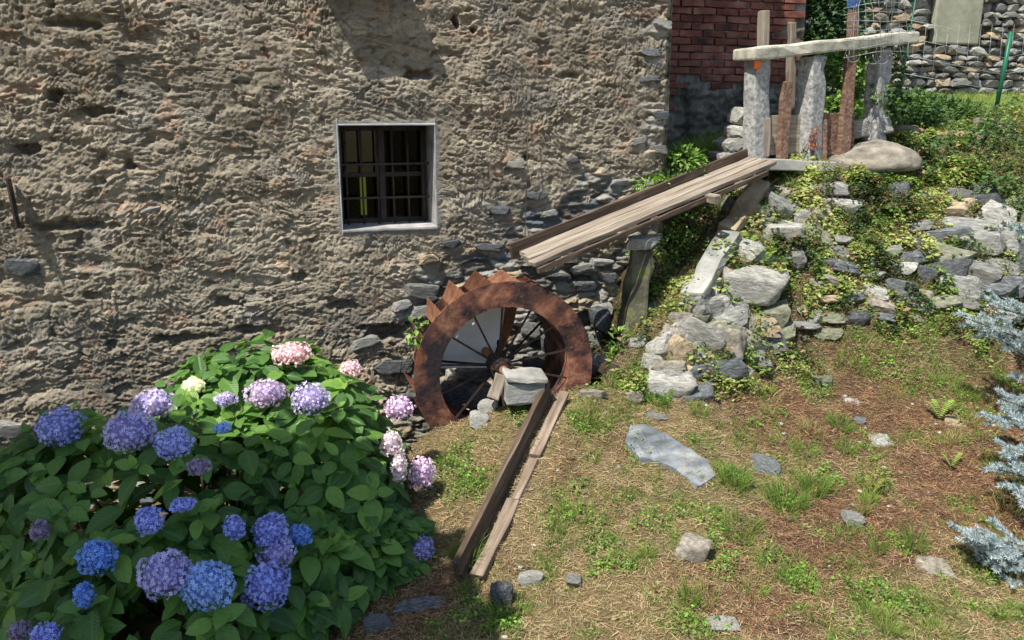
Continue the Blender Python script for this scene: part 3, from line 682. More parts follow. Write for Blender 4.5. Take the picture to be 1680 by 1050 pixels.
def stake(label, xb, yb, xt, yt, Y, w, m, sd, name='wooden_stake', cat='stake'):
    o = board(name, pos(xb, yb, Y), pos(xt, yt, Y), (1, 0, .0), w, .05, m, None, seed=sd, jit=.006, bev=.008, taper=.12)
    return tag(o, label, cat)
stake('grey weathered stake with a pointed split top behind the left granite post', 1250, 250, 1253, 18, YG+.25, .085, 'wood', 61)
stake('thin pale stake rising behind the middle of the granite lintel', 1294, 250, 1299, 36, YG+.27, .055, 'wood', 62)
st3 = stake('tall brown post wrapped in blue cloth at the right end of the lintel', 1392, 160, 1400, 14, YG+.30, .07, 'redwood', 63, 'wooden_post', 'post')
a = pos(1401, 14, YG+.285)
cl = board('blue_wrap', pos(1400, 14, YG+.30), pos(1401.5, -8, YG+.30), (1, 0, 0), .075, .06, 'bluecloth', None, seed=8, jit=.006, bev=.01); adopt(cl, st3)
rf_ = put('orange_reflector', rough_box('orange_reflector', .055, .02, .06, 'orange', bev=.01, jit=.004, cuts=(2, 1, 2)), None, Matrix.Translation(pos(1242, 106, YG-.13)))
tag(rf_, 'small orange tag fixed high on the left granite post', 'tag')
ledge = board('concrete_ledge', pos(1236, 268, YG-.12), pos(1352, 272, YG-.10), (0, 1, 0), .28, .075, 'concrete', None, seed=9, jit=.005, bev=.008)
tag(ledge, 'pale concrete threshold slab at the foot of the sluice gate', 'slab')

# wire mesh hanging by the right end of the lintel
wmh = thing('wire_mesh', 'bent sheet of thin wire mesh hanging over the right end of the lintel', 'wire mesh', tuple(pos(1440, 100, YG-.25)))
wr = random.Random(5)
for i in range(12):
    x = 1386+i*9.2; b_ = 96+14*math.sin(i*1.3)
    pts = [pos(x+wr.uniform(-2, 2)+5*math.sin(t*3+i), -25+(b_+25)*t, YG-.28+.05*math.sin(i*.7+t*2)) for t in [k/6 for k in range(7)]]
    tube('strand', pts, .0021, 'wire', wmh, res=4)
for k in range(9):
    y = -16+k*13.5
    pts = [pos(1384+104*t, y+3*math.sin(t*5+k)-8*t, YG-.285+.05*math.sin(t*7)) for t in [j/8 for j in range(9)]]
    tube('strand', pts, .0019, 'wire', wmh, res=4)
for k, (cx_, cy_, r_) in enumerate([(1400, 96, 11), (1432, 98, 12), (1446, 96, 14)]):
    pts = [pos(cx_+r_*math.cos(t), cy_-6+r_*math.sin(t)*1.1, YG-.30) for t in [math.pi*j/10 for j in range(11)]]
    tube('loop', pts, .0028, 'wire', wmh, res=4)
fn = thing('wire_fence', 'low wire fence with a leaning green steel post before the field wall', 'fence', tuple(pos(1650, 180, 1.7)))
pb = pos(1633, 186, 1.7); pt = pos(1659, 52, 1.7)
tube('fence_post', [pb, pt], .022, 'greenpaint', fn, res=6)
pb2 = pos(1475, 165, 1.9); tube('fence_post', [pos(1476, 160, 1.9), pos(1505, -20, 1.9)], .008, 'greenpaint', fn, res=6)
for k in range(5):
    tube('strand', [pos(1480, 150-k*30, 1.9), pb.lerp(pt, .08+.2*k), pos(1760, 160-k*30, 1.5)], .0022, 'wire', fn, res=4)
for k in range(14):
    x = 1490+k*18
    tube('strand', [pos(x, 160, 1.86-.01*k), pos(x+12, 40, 1.86-.01*k)], .0015, 'wire', fn, res=4)
tag(tube('wire', [pos(866, 190, -.06), pos(864, 300, -.10), pos(861, 400, -.22), pos(852, 425, -.30)], .0035, 'iron', res=5), 'thin dark wire hanging down the house wall to the end of the flume', 'wire')

# ------------------------------------------------------------------ the flume
F0 = PY(855, 414, -.50); F1 = PY(1232, 258, .15); N0 = PY(874, 437, -.76); N1 = PY(1272, 269, -.04)
dirF = unit(F1-F0); acr = N0-F0; acr = acr-(acr@dirF)*dirF; WF = float(np.linalg.norm(acr)); perp = acr/WF
up = np.cross(dirF, perp); up = up if up[2] > 0 else -up
flume = thing('wooden_flume', 'sloping wooden flume of sunlit planks with a dark upright side board', 'flume', tuple(F0))
for k in range(3):
    w = WF/3; f_ = (k+.5)/3
    a = F0*(1-f_)+N0*f_; b = F1*(1-f_)+N1*f_+dirF*(.015*(k-1))
    board('plank', a, b, perp, w-.005, .028, 'wood', flume, seed=70+k, jit=.0025, bev=.004)
board('edge_board', N0-up*.034+perp*.012+dirF*.02, N1-up*.034+perp*.012-dirF*.1, up, .034, .018, 'darkwood', flume, seed=75, jit=.002, bev=.003)
board('side_board', F0-perp*.020+up*.020-dirF*.06, F1-perp*.020+up*.020-dirF*.02, up, .100, .026, 'darkwood', flume, seed=76, jit=.003, bev=.005)  # wood darker than the bed planks, painting in its shaded face
for t, m in ((.045, 'wood'), (.42, 'darkwood'), (.66, 'wood')):
    c = F0+(F1-F0)*t-up*.050
    board('crossbar', c+perp*.02, c+perp*(WF+(.07 if t > .5 else .0)), dirF, .06, .05, m, flume, seed=int(t*99), jit=.003, bev=.005)

# ------------------------------------------------------------------ water wheel
WC = Vector((1.29, -.72, .615)); wheel = thing('water_wheel', 'rusted iron water wheel with jagged buckets and thin black spokes', 'water wheel', (WC.x, WC.y, WC.z-.55))
YF_, YK = -.72, -.29
def ring(name, r0, r1, y, th, m, n=96, seed=0):
    bm = bmesh.new(); r = random.Random(seed); L = []
    for i in range(n):
        a = 2*math.pi*i/n; j1 = r.uniform(-.0015, .0015); j0 = r.uniform(-.001, .001); yy = y+.004*math.sin(a*3+seed)
        c, s = math.cos(a), math.sin(a); rm = (r0+r1)/2
        L.append([bm.verts.new((WC.x+c*q, yq, WC.z+s*q)) for q, yq in ((r0+j0, yy), (rm, yy+.002*math.sin(a*5)), (r1+j1, yy), (r1+j1, yy+th), (r0+j0, yy+th))])
    for i in range(n):
        A, B = L[i], L[(i+1) % n]
        for k in range(5): bm.faces.new((A[k], A[(k+1) % 5], B[(k+1) % 5], B[k]))
    o = put(name, bm_mesh(name, bm, m), wheel); return o
ring('front_rim', .400, .550, YF_, .009, 'rust', seed=1)
ring('back_rim', .400, .475, YK, .008, 'rust', seed=2)
# inner edge band, turned in
bm = bmesh.new(); n = 96; L = []
for i in range(n):
    a = 2*math.pi*i/n; c, s = math.cos(a), math.sin(a)
    L.append([bm.verts.new((WC.x+c*r_, y_, WC.z+s*r_)) for r_, y_ in ((.400, YF_+.010), (.400, YK-.001), (.406, YK-.001), (.406, YF_+.010))])
for i in range(n):
    A, B = L[i], L[(i+1) % n]
    for k in range(4): bm.faces.new((A[k], A[(k+1) % 4], B[(k+1) % 4], B[k]))
put('sole_drum', bm_mesh('sole_drum', bm, 'rust', True), wheel)
# buckets: one bent sheet each
NB = 20
def bucket_mesh():
    bm = bmesh.new(); prof = [(.551, 0), (.480, R(11)), (.410, R(16))]
    rows = []
    for (r_, a) in prof:
        rows.append([(r_*math.cos(a), y, r_*math.sin(a)) for y in (YF_+.012, (YF_+YK)/2, YK-.002)])
    v = [[bm.verts.new(p) for p in row] for row in rows]
    for i in range(2):
        for j in range(2): bm.faces.new((v[i][j], v[i+1][j], v[i+1][j+1], v[i][j+1]))
    bmesh.ops.solidify(bm, geom=bm.faces[:], thickness=.004)
    return bm_mesh('bucket', bm, 'rustorange')
bmk = bucket_mesh()
for i in range(NB):
    a = math.pi*2*i/NB+R(8)
    put('bucket', bmk, wheel, Matrix.Translation((WC.x, 0, WC.z)) @ Matrix.Rotation(-a, 4, 'Y'))
YH = -.565
def cyl(name, c, r, L, m, parent, axis='Y', seg=20, smooth=True, r2=None):
    bm = bmesh.new(); bmesh.ops.create_cone(bm, segments=seg, radius1=r, radius2=r if r2 is None else r2, depth=L, cap_ends=True)
    bmesh.ops.bevel(bm, geom=[e for e in bm.edges if e.calc_face_angle(0) > 1], offset=min(r, L)*.1, segments=2, affect='EDGES')
    M = Matrix.Translation(c) @ (Matrix.Rotation(R(90), 4, 'X') if axis == 'Y' else Matrix.Identity(4))
    o = put(name, bm_mesh(name, bm, m), parent, M); return o
hub = cyl('hub', (WC.x, YH, WC.z), .072, .13, 'iron', wheel, seg=8)
cyl('hub_collar', (WC.x, YH-.075, WC.z), .045, .05, 'iron', hub)
cyl('axle', (WC.x, -.42, WC.z), .028, .78, 'rustorange', wheel)
for k in range(6):
    a = k*math.pi/3
    cyl('bolt', (WC.x+.055*math.cos(a), YH-.072, WC.z+.055*math.sin(a)), .009, .02, 'iron', hub, seg=6)
for i in range(14):
    a = R(92)+i*2*math.pi/14; c, s = math.cos(a), math.sin(a)
    board('spoke', (WC.x+.055*c, YH-.01, WC.z+.055*s), (WC.x+.404*c, YF_+.022, WC.z+.404*s), (-s, 0, c), .012, .005, 'iron', wheel, seed=i, jit=.0006, bev=0)
for i in range(14):
    a = R(104)+i*2*math.pi/14; c, s = math.cos(a), math.sin(a)
    if i % 4 == 3: board('spoke', (WC.x+.055*c, YH+.03, WC.z+.055*s), (WC.x+.402*c, YK-.01, WC.z+.402*s), (-s, 0, c), .015, .006, 'iron', wheel, seed=i, jit=.0006, bev=0)
# curved splash sheet behind the wheel
bm = bmesh.new(); YS = -.235; cols = []
nx2 = 22
for i in range(nx2+1):
    t = i/nx2; px = 700+(858-700)*t
    top = pos(px, 498 if px > 740 else 498+(740-px)*.9, YS); bot = pos(px-20*t*t if t > .8 else px, 604-2*t, YS)
    col_ = []
    for j in range(9):
        u_ = j/8; p = top.lerp(bot, u_); p.x -= .05*t*ss(.3, 1, np.array(u_))
        p.y = YS+(.10*max(0, t-.84)/.16)
        col_.append(bm.verts.new(p))
    cols.append(col_)
for i in range(nx2):
    for j in range(8): bm.faces.new((cols[i][j], cols[i+1][j], cols[i+1][j+1], cols[i][j+1]))
bmesh.ops.recalc_face_normals(bm, faces=bm.faces)
me_ = bpy.data.meshes.new('splash_sheet'); bm.to_mesh(me_); bm.free()
me_.materials.append(MT['whitesheet']); me_.materials.append(MT['rustorange'])
for p in me_.polygons: p.material_index = 1 if p.index//8 >= nx2*.80 else 0; p.use_smooth = True
spl = put('splash_sheet', me_); tag(spl, 'white metal sheet with rusty right edge fixed behind the spokes', 'metal sheet')
# axle block and its boards
blk = thing('axle_block', 'stone block carrying the wheel axle, its sunlit top built paler', 'block', tuple(pos(860, 650, -.92)))
b0 = pos(862, 641, -.96)
rb = put('block', rough_box('block', .215, .19, .125, 'rock', seed=4, jit=.006, bev=.010, cuts=(3, 2, 1)), blk, Matrix.Translation(b0+Vector((0, .04, .0))) @ Matrix.Rotation(R(-8), 4, 'Z'))
cp = put('lit_top', rough_box('lit_top', .235, .21, .032, 'pale', seed=6, jit=.006, bev=.010, cuts=(4, 2, 1)), blk, Matrix.Translation(b0+Vector((0.005, .04, .078))) @ Matrix.Rotation(R(-8), 4, 'Z') @ Matrix.Rotation(R(4), 4, 'Y'))  # pale slab on the block paints its sunlit upper face
tag(board('wooden_prop', pos(808, 655, -.90), pos(822, 614, -.86), (1, 0, 0), .06, .05, 'wood', None, seed=77), 'short slanting wooden prop against the left side of the axle block', 'timber')

# ------------------------------------------------------------------ lower trough on the grass
tr = thing('wooden_trough', 'old sunken wooden trough running down the lawn from the wheel', 'trough', tuple(hit(830, 780)))
ptop = Vector(pos(900, 640, -.93)); pbot = Vector(hit(757, 948).tolist())
ptop.z = G(ptop.x, ptop.y)+.02
dT = (pbot-ptop).normalized(); sT = Vector((-dT.y, dT.x, 0)).normalized()
sT = sT if sT.x > 0 else -sT
upT = dT.cross(sT); upT = upT if upT.z > 0 else -upT
board('side_board', ptop+upT*.05-dT*.02, pbot+upT*.045+dT*.02, upT, .16, .032, 'darkwood', tr, seed=81, jit=.003, bev=.005)
def tp(t, s, h=0): return ptop.lerp(pbot, t)+sT*s+upT*h
board('plank', tp(-.05, .080, .014), tp(.36, .078, .004), sT, .062, .030, 'oldbrown', tr, seed=82, jit=.004, bev=.005)
board('plank', tp(.37, .080, -.006), tp(.60, .078, -.008), sT, .050, .028, 'oldbrown', tr, seed=86, jit=.007, bev=.005)
board('plank', tp(.61, .078, .000), tp(.985, .074, .006), sT, .068, .034, 'oldbrown', tr, seed=83, jit=.005, bev=.006)
board('plank', tp(-.02, .036, -.038), tp(.97, .040, -.038), sT, .05, .02, 'darkwood', tr, seed=84, jit=.004, bev=.004)

# ------------------------------------------------------------------ rocks
def place_rock(px, py, w, h, m, th=None, rz=None, roll=0, sub=3, sink=.3, dep=None, seed=None, lo=.42, name='rock', parent=None, pitch=0, Y=None):
    q = hit(px, py+(0 if th else h*.30)) if Y is None else PY(px, py, Y); s = float(np.linalg.norm(q-CAM))/FPX
    ww, hw = w*s, h*s
    if th: thick = th; depth = max(.05, (hw-th*.8)/.52)
    else: thick = hw*.95; depth = dep or ww*.7
    me_ = rock_mesh('stone_mesh', seed, m, sub=sub, lo=lo, planes=8, amp=.06) if seed is not None else rnd.choice(rockset(m, 5, sub))
    n = gnorm(np.array(q[0]), np.array(q[1])); az = -YAW-math.atan((px-840)/FPX)*.8 if rz is None else R(rz)
    M = Matrix.Translation((q[0], q[1]+(0 if th else depth*.15), q[2]+(thick*(.5-sink)))) @ Matrix.Rotation(az, 4, 'Z') @ Matrix.Rotation(R(roll), 4, 'Y') @ Matrix.Rotation(R(pitch), 4, 'X')
    if th:
        e = Vector((0, 0, 1)).rotation_difference(Vector(n.tolist())); M = Matrix.Translation(M.to_translation()) @ e.to_matrix().to_4x4() @ Matrix.Rotation(az, 4, 'Z') @ Matrix.Rotation(R(roll), 4, 'Y')
    M = M @ Matrix.Diagonal((ww/2, depth/2, thick/2, 1))
    return put(name, me_, parent, M)
# the long slate slab in the lawn: its own outline
ol = [(1033,703),(1060,706),(1100,727),(1140,748),(1160,762),(1174,786),(1143,804),(1110,777),(1083,763),(1047,760),(1027,732)]
bm = bmesh.new(); top_ = []; bt_ = []
for (px, py) in ol:
    q = hit(px, py, False); top_.append(bm.verts.new((q[0], q[1], q[2]+.022))); bt_.append(bm.verts.new((q[0]*1.0, q[1], q[2]-.06)))
tf_ = bm.faces.new(top_); bm.faces.new(bt_[::-1])
for i in range(len(ol)): bm.faces.new((top_[i], bt_[i], bt_[(i+1) % len(ol)], top_[(i+1) % len(ol)]))
bmesh.ops.triangulate(bm, faces=[tf_]); bmesh.ops.subdivide_edges(bm, edges=bm.edges[:], cuts=7, use_grid_fill=True)
for v in bm.verts:
    v.co.z += .012*mnoise.noise(v.co*9)+.010*mnoise.noise(v.co*22)+.005*mnoise.noise(v.co*60)
    v.co.x += .008*mnoise.noise(v.co*11+Vector((5, 0, 0)))
tag(put('slate_slab', bm_mesh('slate_slab', bm, 'slate')), 'long flat blue-grey slate slab lying in the lawn', 'rock')
BIG = [ # px,py,w,h,mat,thick,roll,label
 (1255,770,48,38,'slate',.05,0,'dark blue-grey slate stone with a sharp front edge in the grass'),
 (1137,902,58,46,'brownrock',None,8,'rounded brown stone sitting alone in the dry grass'),
 (1443,725,38,32,'pale',.03,0,'squarish pale flat stone in the brown needle litter'),
 (1568,695,32,26,'ochre',.04,0,'small tan stone near the blue spruce branches'),
 (872,950,44,30,'pale',None,0,'pale oval stone below the foot of the trough'),
 (826,975,40,62,'darkrock',None,0,'dark upright stone half buried beside the shaded path'),
 (942,958,28,28,'rock',.05,0,'small grey stone in dry grass right of the pale oval stone'),
 (1398,660,28,16,'pale',.02,0,'thin pale stone in the litter between green tufts'),
 (1410,693,20,14,'slate',.03,0,'small bluish stone behind the squarish pale stone'),
 (1398,852,34,26,'rock',.04,0,'flat grey stone among brown needles under a green tuft'),
 (1185,1032,56,30,'pale',.03,0,'pale worn stone at the bottom edge in the dry grass'),
 (1530,940,60,32,'brownrock',.04,0,'broad flat brown stone near the lowest spruce branch'),
 (1097,632,96,46,'pale',None,6,'large pale stone with a sloping top at the foot of the rubble bank'),
 (1040,650,36,28,'brownrock',None,0,'pinkish rounded stone right of the wheel'),
 (1078,688,44,16,'rock',.03,0,'low grey stone behind the slate slab'),
 (1352,626,36,28,'mossrock',None,0,'mossy stone under the dry stone wall'),
 (618,1032,56,34,'slate',.08,0,'bluish stone lying in the shade by the hydrangea'),
 (690,1000,90,30,'darkrock',.04,0,'flat shaded stone sunk in the path'),
 (786,690,34,30,'pale',None,20,'white stone lying against the wheel pit'),
 (800,668,36,26,'pale',None,0,'white squared stone at the lip of the wheel pit'),
 (862,655,48,22,'pale',None,-6,'white stone in front of the axle block'),
 (715,695,28,18,'brownrock',None,0,'small brown stone below the left side of the wheel rim'),
 (968,650,60,22,'brownrock',.06,0,'brown stone sunk in grass under the right side of the wheel'),
 (1425,264,158,70,'brownrock',None,2,'big rounded brown boulder beside the sluice gate'),
 (1420,220,84,34,'pale',None,-8,'angular whitish slab resting behind the big brown boulder'),
 (1490,226,74,26,'ochre',None,0,'low ochre stone right of the angular whitish slab'),
 (1580,232,80,26,'ochre',.10,0,'yellowish flat rock among the ivy'),
 (1620,206,40,22,'brownrock',None,0,'small pinkish rock above the ivy by the green post'),
 (1357,311,76,24,'rock',None,2,'layered grey slab under the big brown boulder'),
 (1292,386,92,48,'pale',None,4,'blocky pale stone halfway up the rubble bank'),
 (1238,472,108,64,'pale',None,8,'broad whitish boulder in the middle of the rubble bank'),
 (1312,272,50,18,'pale',.05,0,'flat pale stone under the concrete threshold'),
 (1478,315,34,30,'slate',None,0,'bluish grey stone set among the creeping plants'),
 (1196,568,60,74,'brownrock',None,20,'leaning brown block at the lower end of the rubble bank'),
 (1150,548,90,60,'pale',None,15,'tilted pale slab resting on the leaning brown block'),
 (1190,606,104,44,'darkrock',None,-10,'dark flat slab under the leaning brown block'),
 (1112,575,50,60,'ochre',None,30,'reddish tilted stone low in the rubble bank'),
 (1075,592,44,26,'pale',None,0,'small white stone left of the reddish tilted stone'),
 (1045,562,30,20,'pale',None,0,'little whitish stone at the mouth of the mill race')]
for i, (px, py, w, h, m, th, roll, lab) in enumerate(BIG):
    kw = {}
    if 'boulder beside' in lab: kw = dict(dep=.36, lo=.61)
    if 'angular whitish slab resting' in lab: kw = dict(Y=.38)
    if 'right of the angular' in lab: kw = dict(Y=.45)
    o = place_rock(px, py, w, h, m, th=th, roll=roll, sub=4 if w > 50 else 3, seed=900+i*7, sink=.25 if not th else .30, **kw)
    tag(o, lab, 'boulder' if 'boulder' in lab else 'rock')
def slab(name, base, top, w, th, m, lab, seed, face=(-.5, -1, 0)):
    o = board(name, base, top, Vector(face).cross(Vector(top)-Vector(base)), w, th, m, None, seed=seed, jit=.014, bev=.02, taper=.12)
    return tag(o, lab, 'stone slab')
def on(px, py, out=.03):
    q = hit(px, py); return Vector((q+unit((CAM-q)[None])[0]*out).tolist())
slab('upright_slab', on(1136, 492, .10), on(1197, 384, .15), .15, .10, 'rock', 'long grey slab leaning up the edge of the mill race', 5, (-.75, -.7, .5))
slab('upright_slab', on(1190, 382, .08), on(1250, 303, .12), .13, .09, 'ochre', 'long orange-tan slab leaning below the top of the flume', 6, (-.75, -.7, .5))
slab('upright_slab', pos(1024, 660, -.50), pos(1052, 402, -.36), .13, .11, 'mossshade', 'tall dark standing slab with a pale top edge at the mill race', 7, (-.2, -1, 0))
tag(place_rock(1056, 402, 62, 26, 'pale', sub=4, seed=77, Y=-.38), 'pale moss-topped capstone on the tall standing slab', 'rock')

# smaller stones that make up the bank
bank = thing('rubble_bank', 'steep bank of loose grey and white stones climbing from the wheel to the sluice', 'rubble bank', tuple(hit(1180, 560)))
BK = [(1205,395,30,20),(1213,412,24,16),(1228,378,26,22),(1240,400,34,26),(1222,432,30,20),(1190,425,26,20),(1170,465,34,28),(1196,452,28,22),(1150,480,26,24),(1160,505,44,26),(1140,520,34,22),(1185,520,60,26),(1215,520,44,30),(1205,540,36,20),
 (1240,530,40,22),(1248,545,30,18),(1228,552,36,18),(1265,530,30,20),(1290,545,30,16),(1250,575,26,14),(1110,540,36,26),(1120,520,30,18),(1098,605,40,22),(1060,610,30,18),(1125,600,30,22),(1240,340,36,24),(1262,350,30,20),(1275,330,40,18),
 (1285,312,36,20),(1230,360,26,18),(1255,320,22,16),(1300,345,26,18),(1310,365,22,18),(1345,330,28,14),(1270,425,22,14),(1215,385,20,14),(1060,640,24,14),(1045,540,26,20),(1060,470,28,26),(1075,500,26,18),(1048,505,26,24),(1175,392,20,26),
 (1225,300,30,18),(1250,290,30,14),(1285,290,40,14),(1205,330,26,20),(1190,350,26,20),(1150,600,30,20),(1165,585,24,18),(1270,560,34,16),(1290,575,24,10),(1135,560,26,20),(1093,560,26,22),(1320,300,24,14),(1200,480,30,20),(1180,490,26,18),
 (1145,430,22,26),(1130,470,20,30),(1110,500,24,24),(1085,535,24,24),(1213,365,22,16),(1290,415,24,12),(1305,500,30,14),(1330,530,34,14),(1340,490,40,16),(1300,560,28,12)]
BK += [(1170,500,54,36),(1210,545,56,34),(1262,548,52,30),(1130,575,48,34),(1236,530,60,26),(1160,460,36,34),(1222,400,44,30),(1256,422,46,24),(1200,440,40,30),(1300,420,50,26),(1345,380,60,24),(1290,340,44,26),(1150,640,46,24),(1235,585,50,24),(1085,560,40,30),(1110,612,46,26),(1178,538,60,30),(1222,556,54,26),(1143,500,44,34),(1262,512,50,26),(1205,505,56,24),(1120,545,46,34),(1098,640,40,20),(1215,600,40,22),(1252,600,30,16),(1330,350,44,22),(1270,365,36,24),(1385,330,40,18),(1310,430,34,18),(1268,400,26,20),(1240,318,40,20),(1300,405,36,14)]
BK = [b for i_, b in enumerate(BK) if b[2]*b[3] > 640 or i_ % 3 == 0]
for (px, py, w, h) in BK:
    m = rnd.choices(('pale', 'rock', 'slate', 'mossrock', 'brownrock', 'ochre'), (3, 8, 1.5, 2.5, 2, .8))[0]
    place_rock(px, py, w*1.5, h*1.5, m, roll=rnd.uniform(-35, 35), pitch=rnd.uniform(-25, 25), rz=rnd.uniform(-60, 10), name='stone', parent=bank, sink=rnd.uniform(.40, .60))
# dry stone wall to the right
dsw = thing('dry_stone_wall', 'low tumbled dry stone retaining wall half hidden by creeping plants', 'stone wall', tuple(hit(1500, 520)))
DW_ = [(1565,345,70,34),(1610,338,60,30),(1640,360,50,40),(1560,388,70,26),(1598,372,80,26),(1545,412,90,30),(1610,400,60,34),(1650,400,40,40),(1525,450,40,22),(1560,440,60,26),(1600,440,70,36),(1645,440,60,30),(1575,470,66,44),(1630,478,70,34),
 (1520,480,60,24),(1660,470,50,30),(1617,452,36,14),(1500,500,60,20),(1545,498,60,22),(1480,470,50,18),(1485,440,40,20),(1450,500,50,20),(1440,478,40,20),(1430,450,50,16),(1400,415,60,14),(1395,440,50,18),(1375,460,50,14),(1355,430,50,14),
 (1360,490,50,14),(1345,470,40,14),(1400,490,44,18),(1412,520,34,18),(1370,520,44,14),(1335,505,40,16),(1320,540,60,14),(1360,545,44,12),(1450,520,36,14),(1500,522,36,12),(1590,505,50,16),(1640,510,60,16),(1430,425,30,14),(1470,410,34,14),
 (1505,395,40,16),(1520,370,40,16),(1500,425,40,20),(1385,395,30,12),(1660,330,40,26),(1530,330,36,18),(1575,315,50,20),(1620,310,40,18),(1690,420,60,40),(1700,470,60,40),(1710,370,60,40)]
for (px, py, w, h) in DW_:
    m = rnd.choices(('pale', 'rock', 'slate', 'mossrock', 'brownrock', 'ochre', 'darkrock'), (1, 5, 2, 1.2, 2.2, .5, 5))[0]
    place_rock(px, py, w*1.12, h*1.2, m, roll=rnd.uniform(-17, 17), pitch=rnd.uniform(-18, 18), name='stone', parent=dsw, sink=rnd.uniform(.2, .5), dep=.22)
# stones in the race and wheel pit
race = thing('race_stones', 'dark stones lining the wheel pit under the axle', 'stonework', (1.3, -.35, -.1))
for (px, py, w, h, Y) in [(745,640,60,36,-.2),(790,655,60,40,-.25),(735,665,50,26,-.3),(880,600,50,30,-.15),(905,560,40,34,-.12),(985,600,44,50,-.35),(1000,640,40,40,-.4),(770,610,60,26,-.12),(850,640,70,40,-.3),(905,645,40,36,-.3),(960,600,40,40,-.2),(985,520,36,40,-.12)]:
    q = PY(px, py, Y); s = float(np.linalg.norm(q-CAM))/FPX
    put('stone', rnd.choice(rockset(rnd.choice(('darkrock', 'rock')), 5, 3)), race, Matrix.Translation(q.tolist()) @ Matrix.Rotation(R(rnd.uniform(-15, 15)), 4, 'Y') @ Matrix.Diagonal((w*s/2, .10, h*s/2, 1)))
# pebbles: too many to count
P = []
while len(P) < 1500:
    x = rng.uniform(.4, 6.2); y = rng.uniform(-3.2, .4); P.append((x, y))
P = np.array(P); dens = .25+.75*brownness(P[:, 0], P[:, 1]); P = P[rng.random(len(P)) < dens]
pz = G(P[:, 0], P[:, 1])
bmx = rock_mesh('t', 5, 'pale', sub=1); tv = np.array([v.co[:] for v in bmx.vertices]); tf = np.array([p.vertices[:] for p in bmx.polygons]); bpy.data.meshes.remove(bmx)
N = len(P); sz = .004+.016*rng.random(N)**4; an = rng.random(N)*6.28
Bx = np.stack([np.cos(an), np.sin(an), np.zeros(N)], -1)*sz[:, None]; By = np.stack([-np.sin(an), np.cos(an), np.zeros(N)], -1)*(sz*rng.uniform(.6, 1, N))[:, None]; Bz = np.stack([np.zeros(N), np.zeros(N), sz*.5], -1)
V, Fc = scatter(tv, tf, Bx, By, Bz, np.stack([P[:, 0], P[:, 1], pz+.002], -1))
ccol = np.repeat(rng.uniform(.25, .75, (N, 1))*np.array([.75, .72, .66]), len(tv), axis=0)
tag(put('pebbles', npmesh('pebbles', V, Fc, 'litter', ccol)), 'small stones scattered in the dry grass', kind='stuff')

# ------------------------------------------------------------------ vegetation helpers
def lerp_cols(cols, t):
    cols = np.array(cols, float); t = np.clip(t, 0, .9999)*(len(cols)-1); i = t.astype(int); f = (t-i)[:, None]
    return cols[i]*(1-f)+cols[i+1]*f
def leaf_template(n=4, w=.5, fold=.12, droop=.25, stem=0):
    """pointed leaf, length 1 along +x, three verts across; returns verts, quads, uv"""
    V = []; UV = []
    for i in range(n+1):
        t = i/n; hw = w*.5*(math.sin(math.pi*min(1, t**.8))**.75)*(1 if t < 1 else 0)
        if i == 0: hw = .01
        z = -droop*t*t; V += [(t, -hw, z+fold*hw*2), (t, 0, z), (t, hw, z+fold*hw*2)]
        UV += [(t, -hw*2), (t, 0), (t, hw*2)]
    F = []
    for i in range(n):
        a = i*3; F += [(a, a+3, a+4, a+1), (a+1, a+4, a+5, a+2)]
    return np.array(V), np.array(F), np.array(UV)
def blades(P, h, w, lean, ldir, col0, col1, segs=2):
    """grass blades: base points P, heights, widths, lean amount and direction; returns V, tris, colours"""
    N = len(P); side = np.stack([-np.sin(ldir+1.57*rng.uniform(.4, 1.6, N)), np.cos(ldir+1.57*rng.uniform(.4, 1.6, N)), np.zeros(N)], -1)
    d = np.stack([np.cos(ldir), np.sin(ldir), np.zeros(N)], -1); z = np.array([0, 0, 1.])
    m = P+z*(h*.55)[:, None]*np.sqrt(np.clip(1-lean**2*.4, .05, 1))[:, None]+d*(h*lean*.35)[:, None]
    t = m+z*(h*.45*np.sqrt(np.clip(1-np.minimum(lean, 1)**2, .0, 1)))[:, None]+d*(h*lean*.6)[:, None]
    W = side*(w*.5)[:, None]
    V = np.stack([P-W, P+W, m-W*.75, m+W*.75, t], 1).reshape(-1, 3)
    f = np.array([(0, 1, 3), (0, 3, 2), (2, 3, 4)]); Fc = (np.arange(N)[:, None, None]*5+f[None]).reshape(-1, 3)
    C = np.stack([col0, col0, (col0+col1)/2, (col0+col1)/2, col1], 1).reshape(-1, 3)
    return V, Fc, C
def region_pts(n, x0, x1, y0, y1, dens):
    x = rng.uniform(x0, x1, n); y = rng.uniform(y0, y1, n); k = rng.random(n) < dens(x, y); return x[k], y[k]
def in_view(x, y, z, pad=150):
    d = np.stack([x, y, z], -1)-CAM; w = d@cf; px = 840+FPX*(d@cr)/w; py = 525-FPX*(d@cu)/w
    return (w > .3) & (px > -pad) & (px < 1680+pad) & (py > -pad) & (py < 1050+pad)
def not_in_trough(x, y):
    a = np.array([ptop.x, ptop.y]); b = np.array([pbot.x, pbot.y]); d = b-a; L = np.linalg.norm(d); d = d/L
    qx = x-a[0]; qy = y-a[1]; t = qx*d[0]+qy*d[1]; s = qx*sT.x+qy*sT.y
    return ~((t > -.1) & (t < L) & (s > -.03) & (s < .13))
def open_lawn(x, y):
    sl_ = gnorm(x, y)[:, 2]
    return (ss(.58, .76, sl_))*(1-ss(-.8, -.72, y)*ss(.5, .7, x)*(1-ss(1.85, 2.0, x)))*(1-.8*ss(-.45, -.1, y)*(x < 2.7))*ss(.05, .35, x+.35*(y < -1.6))

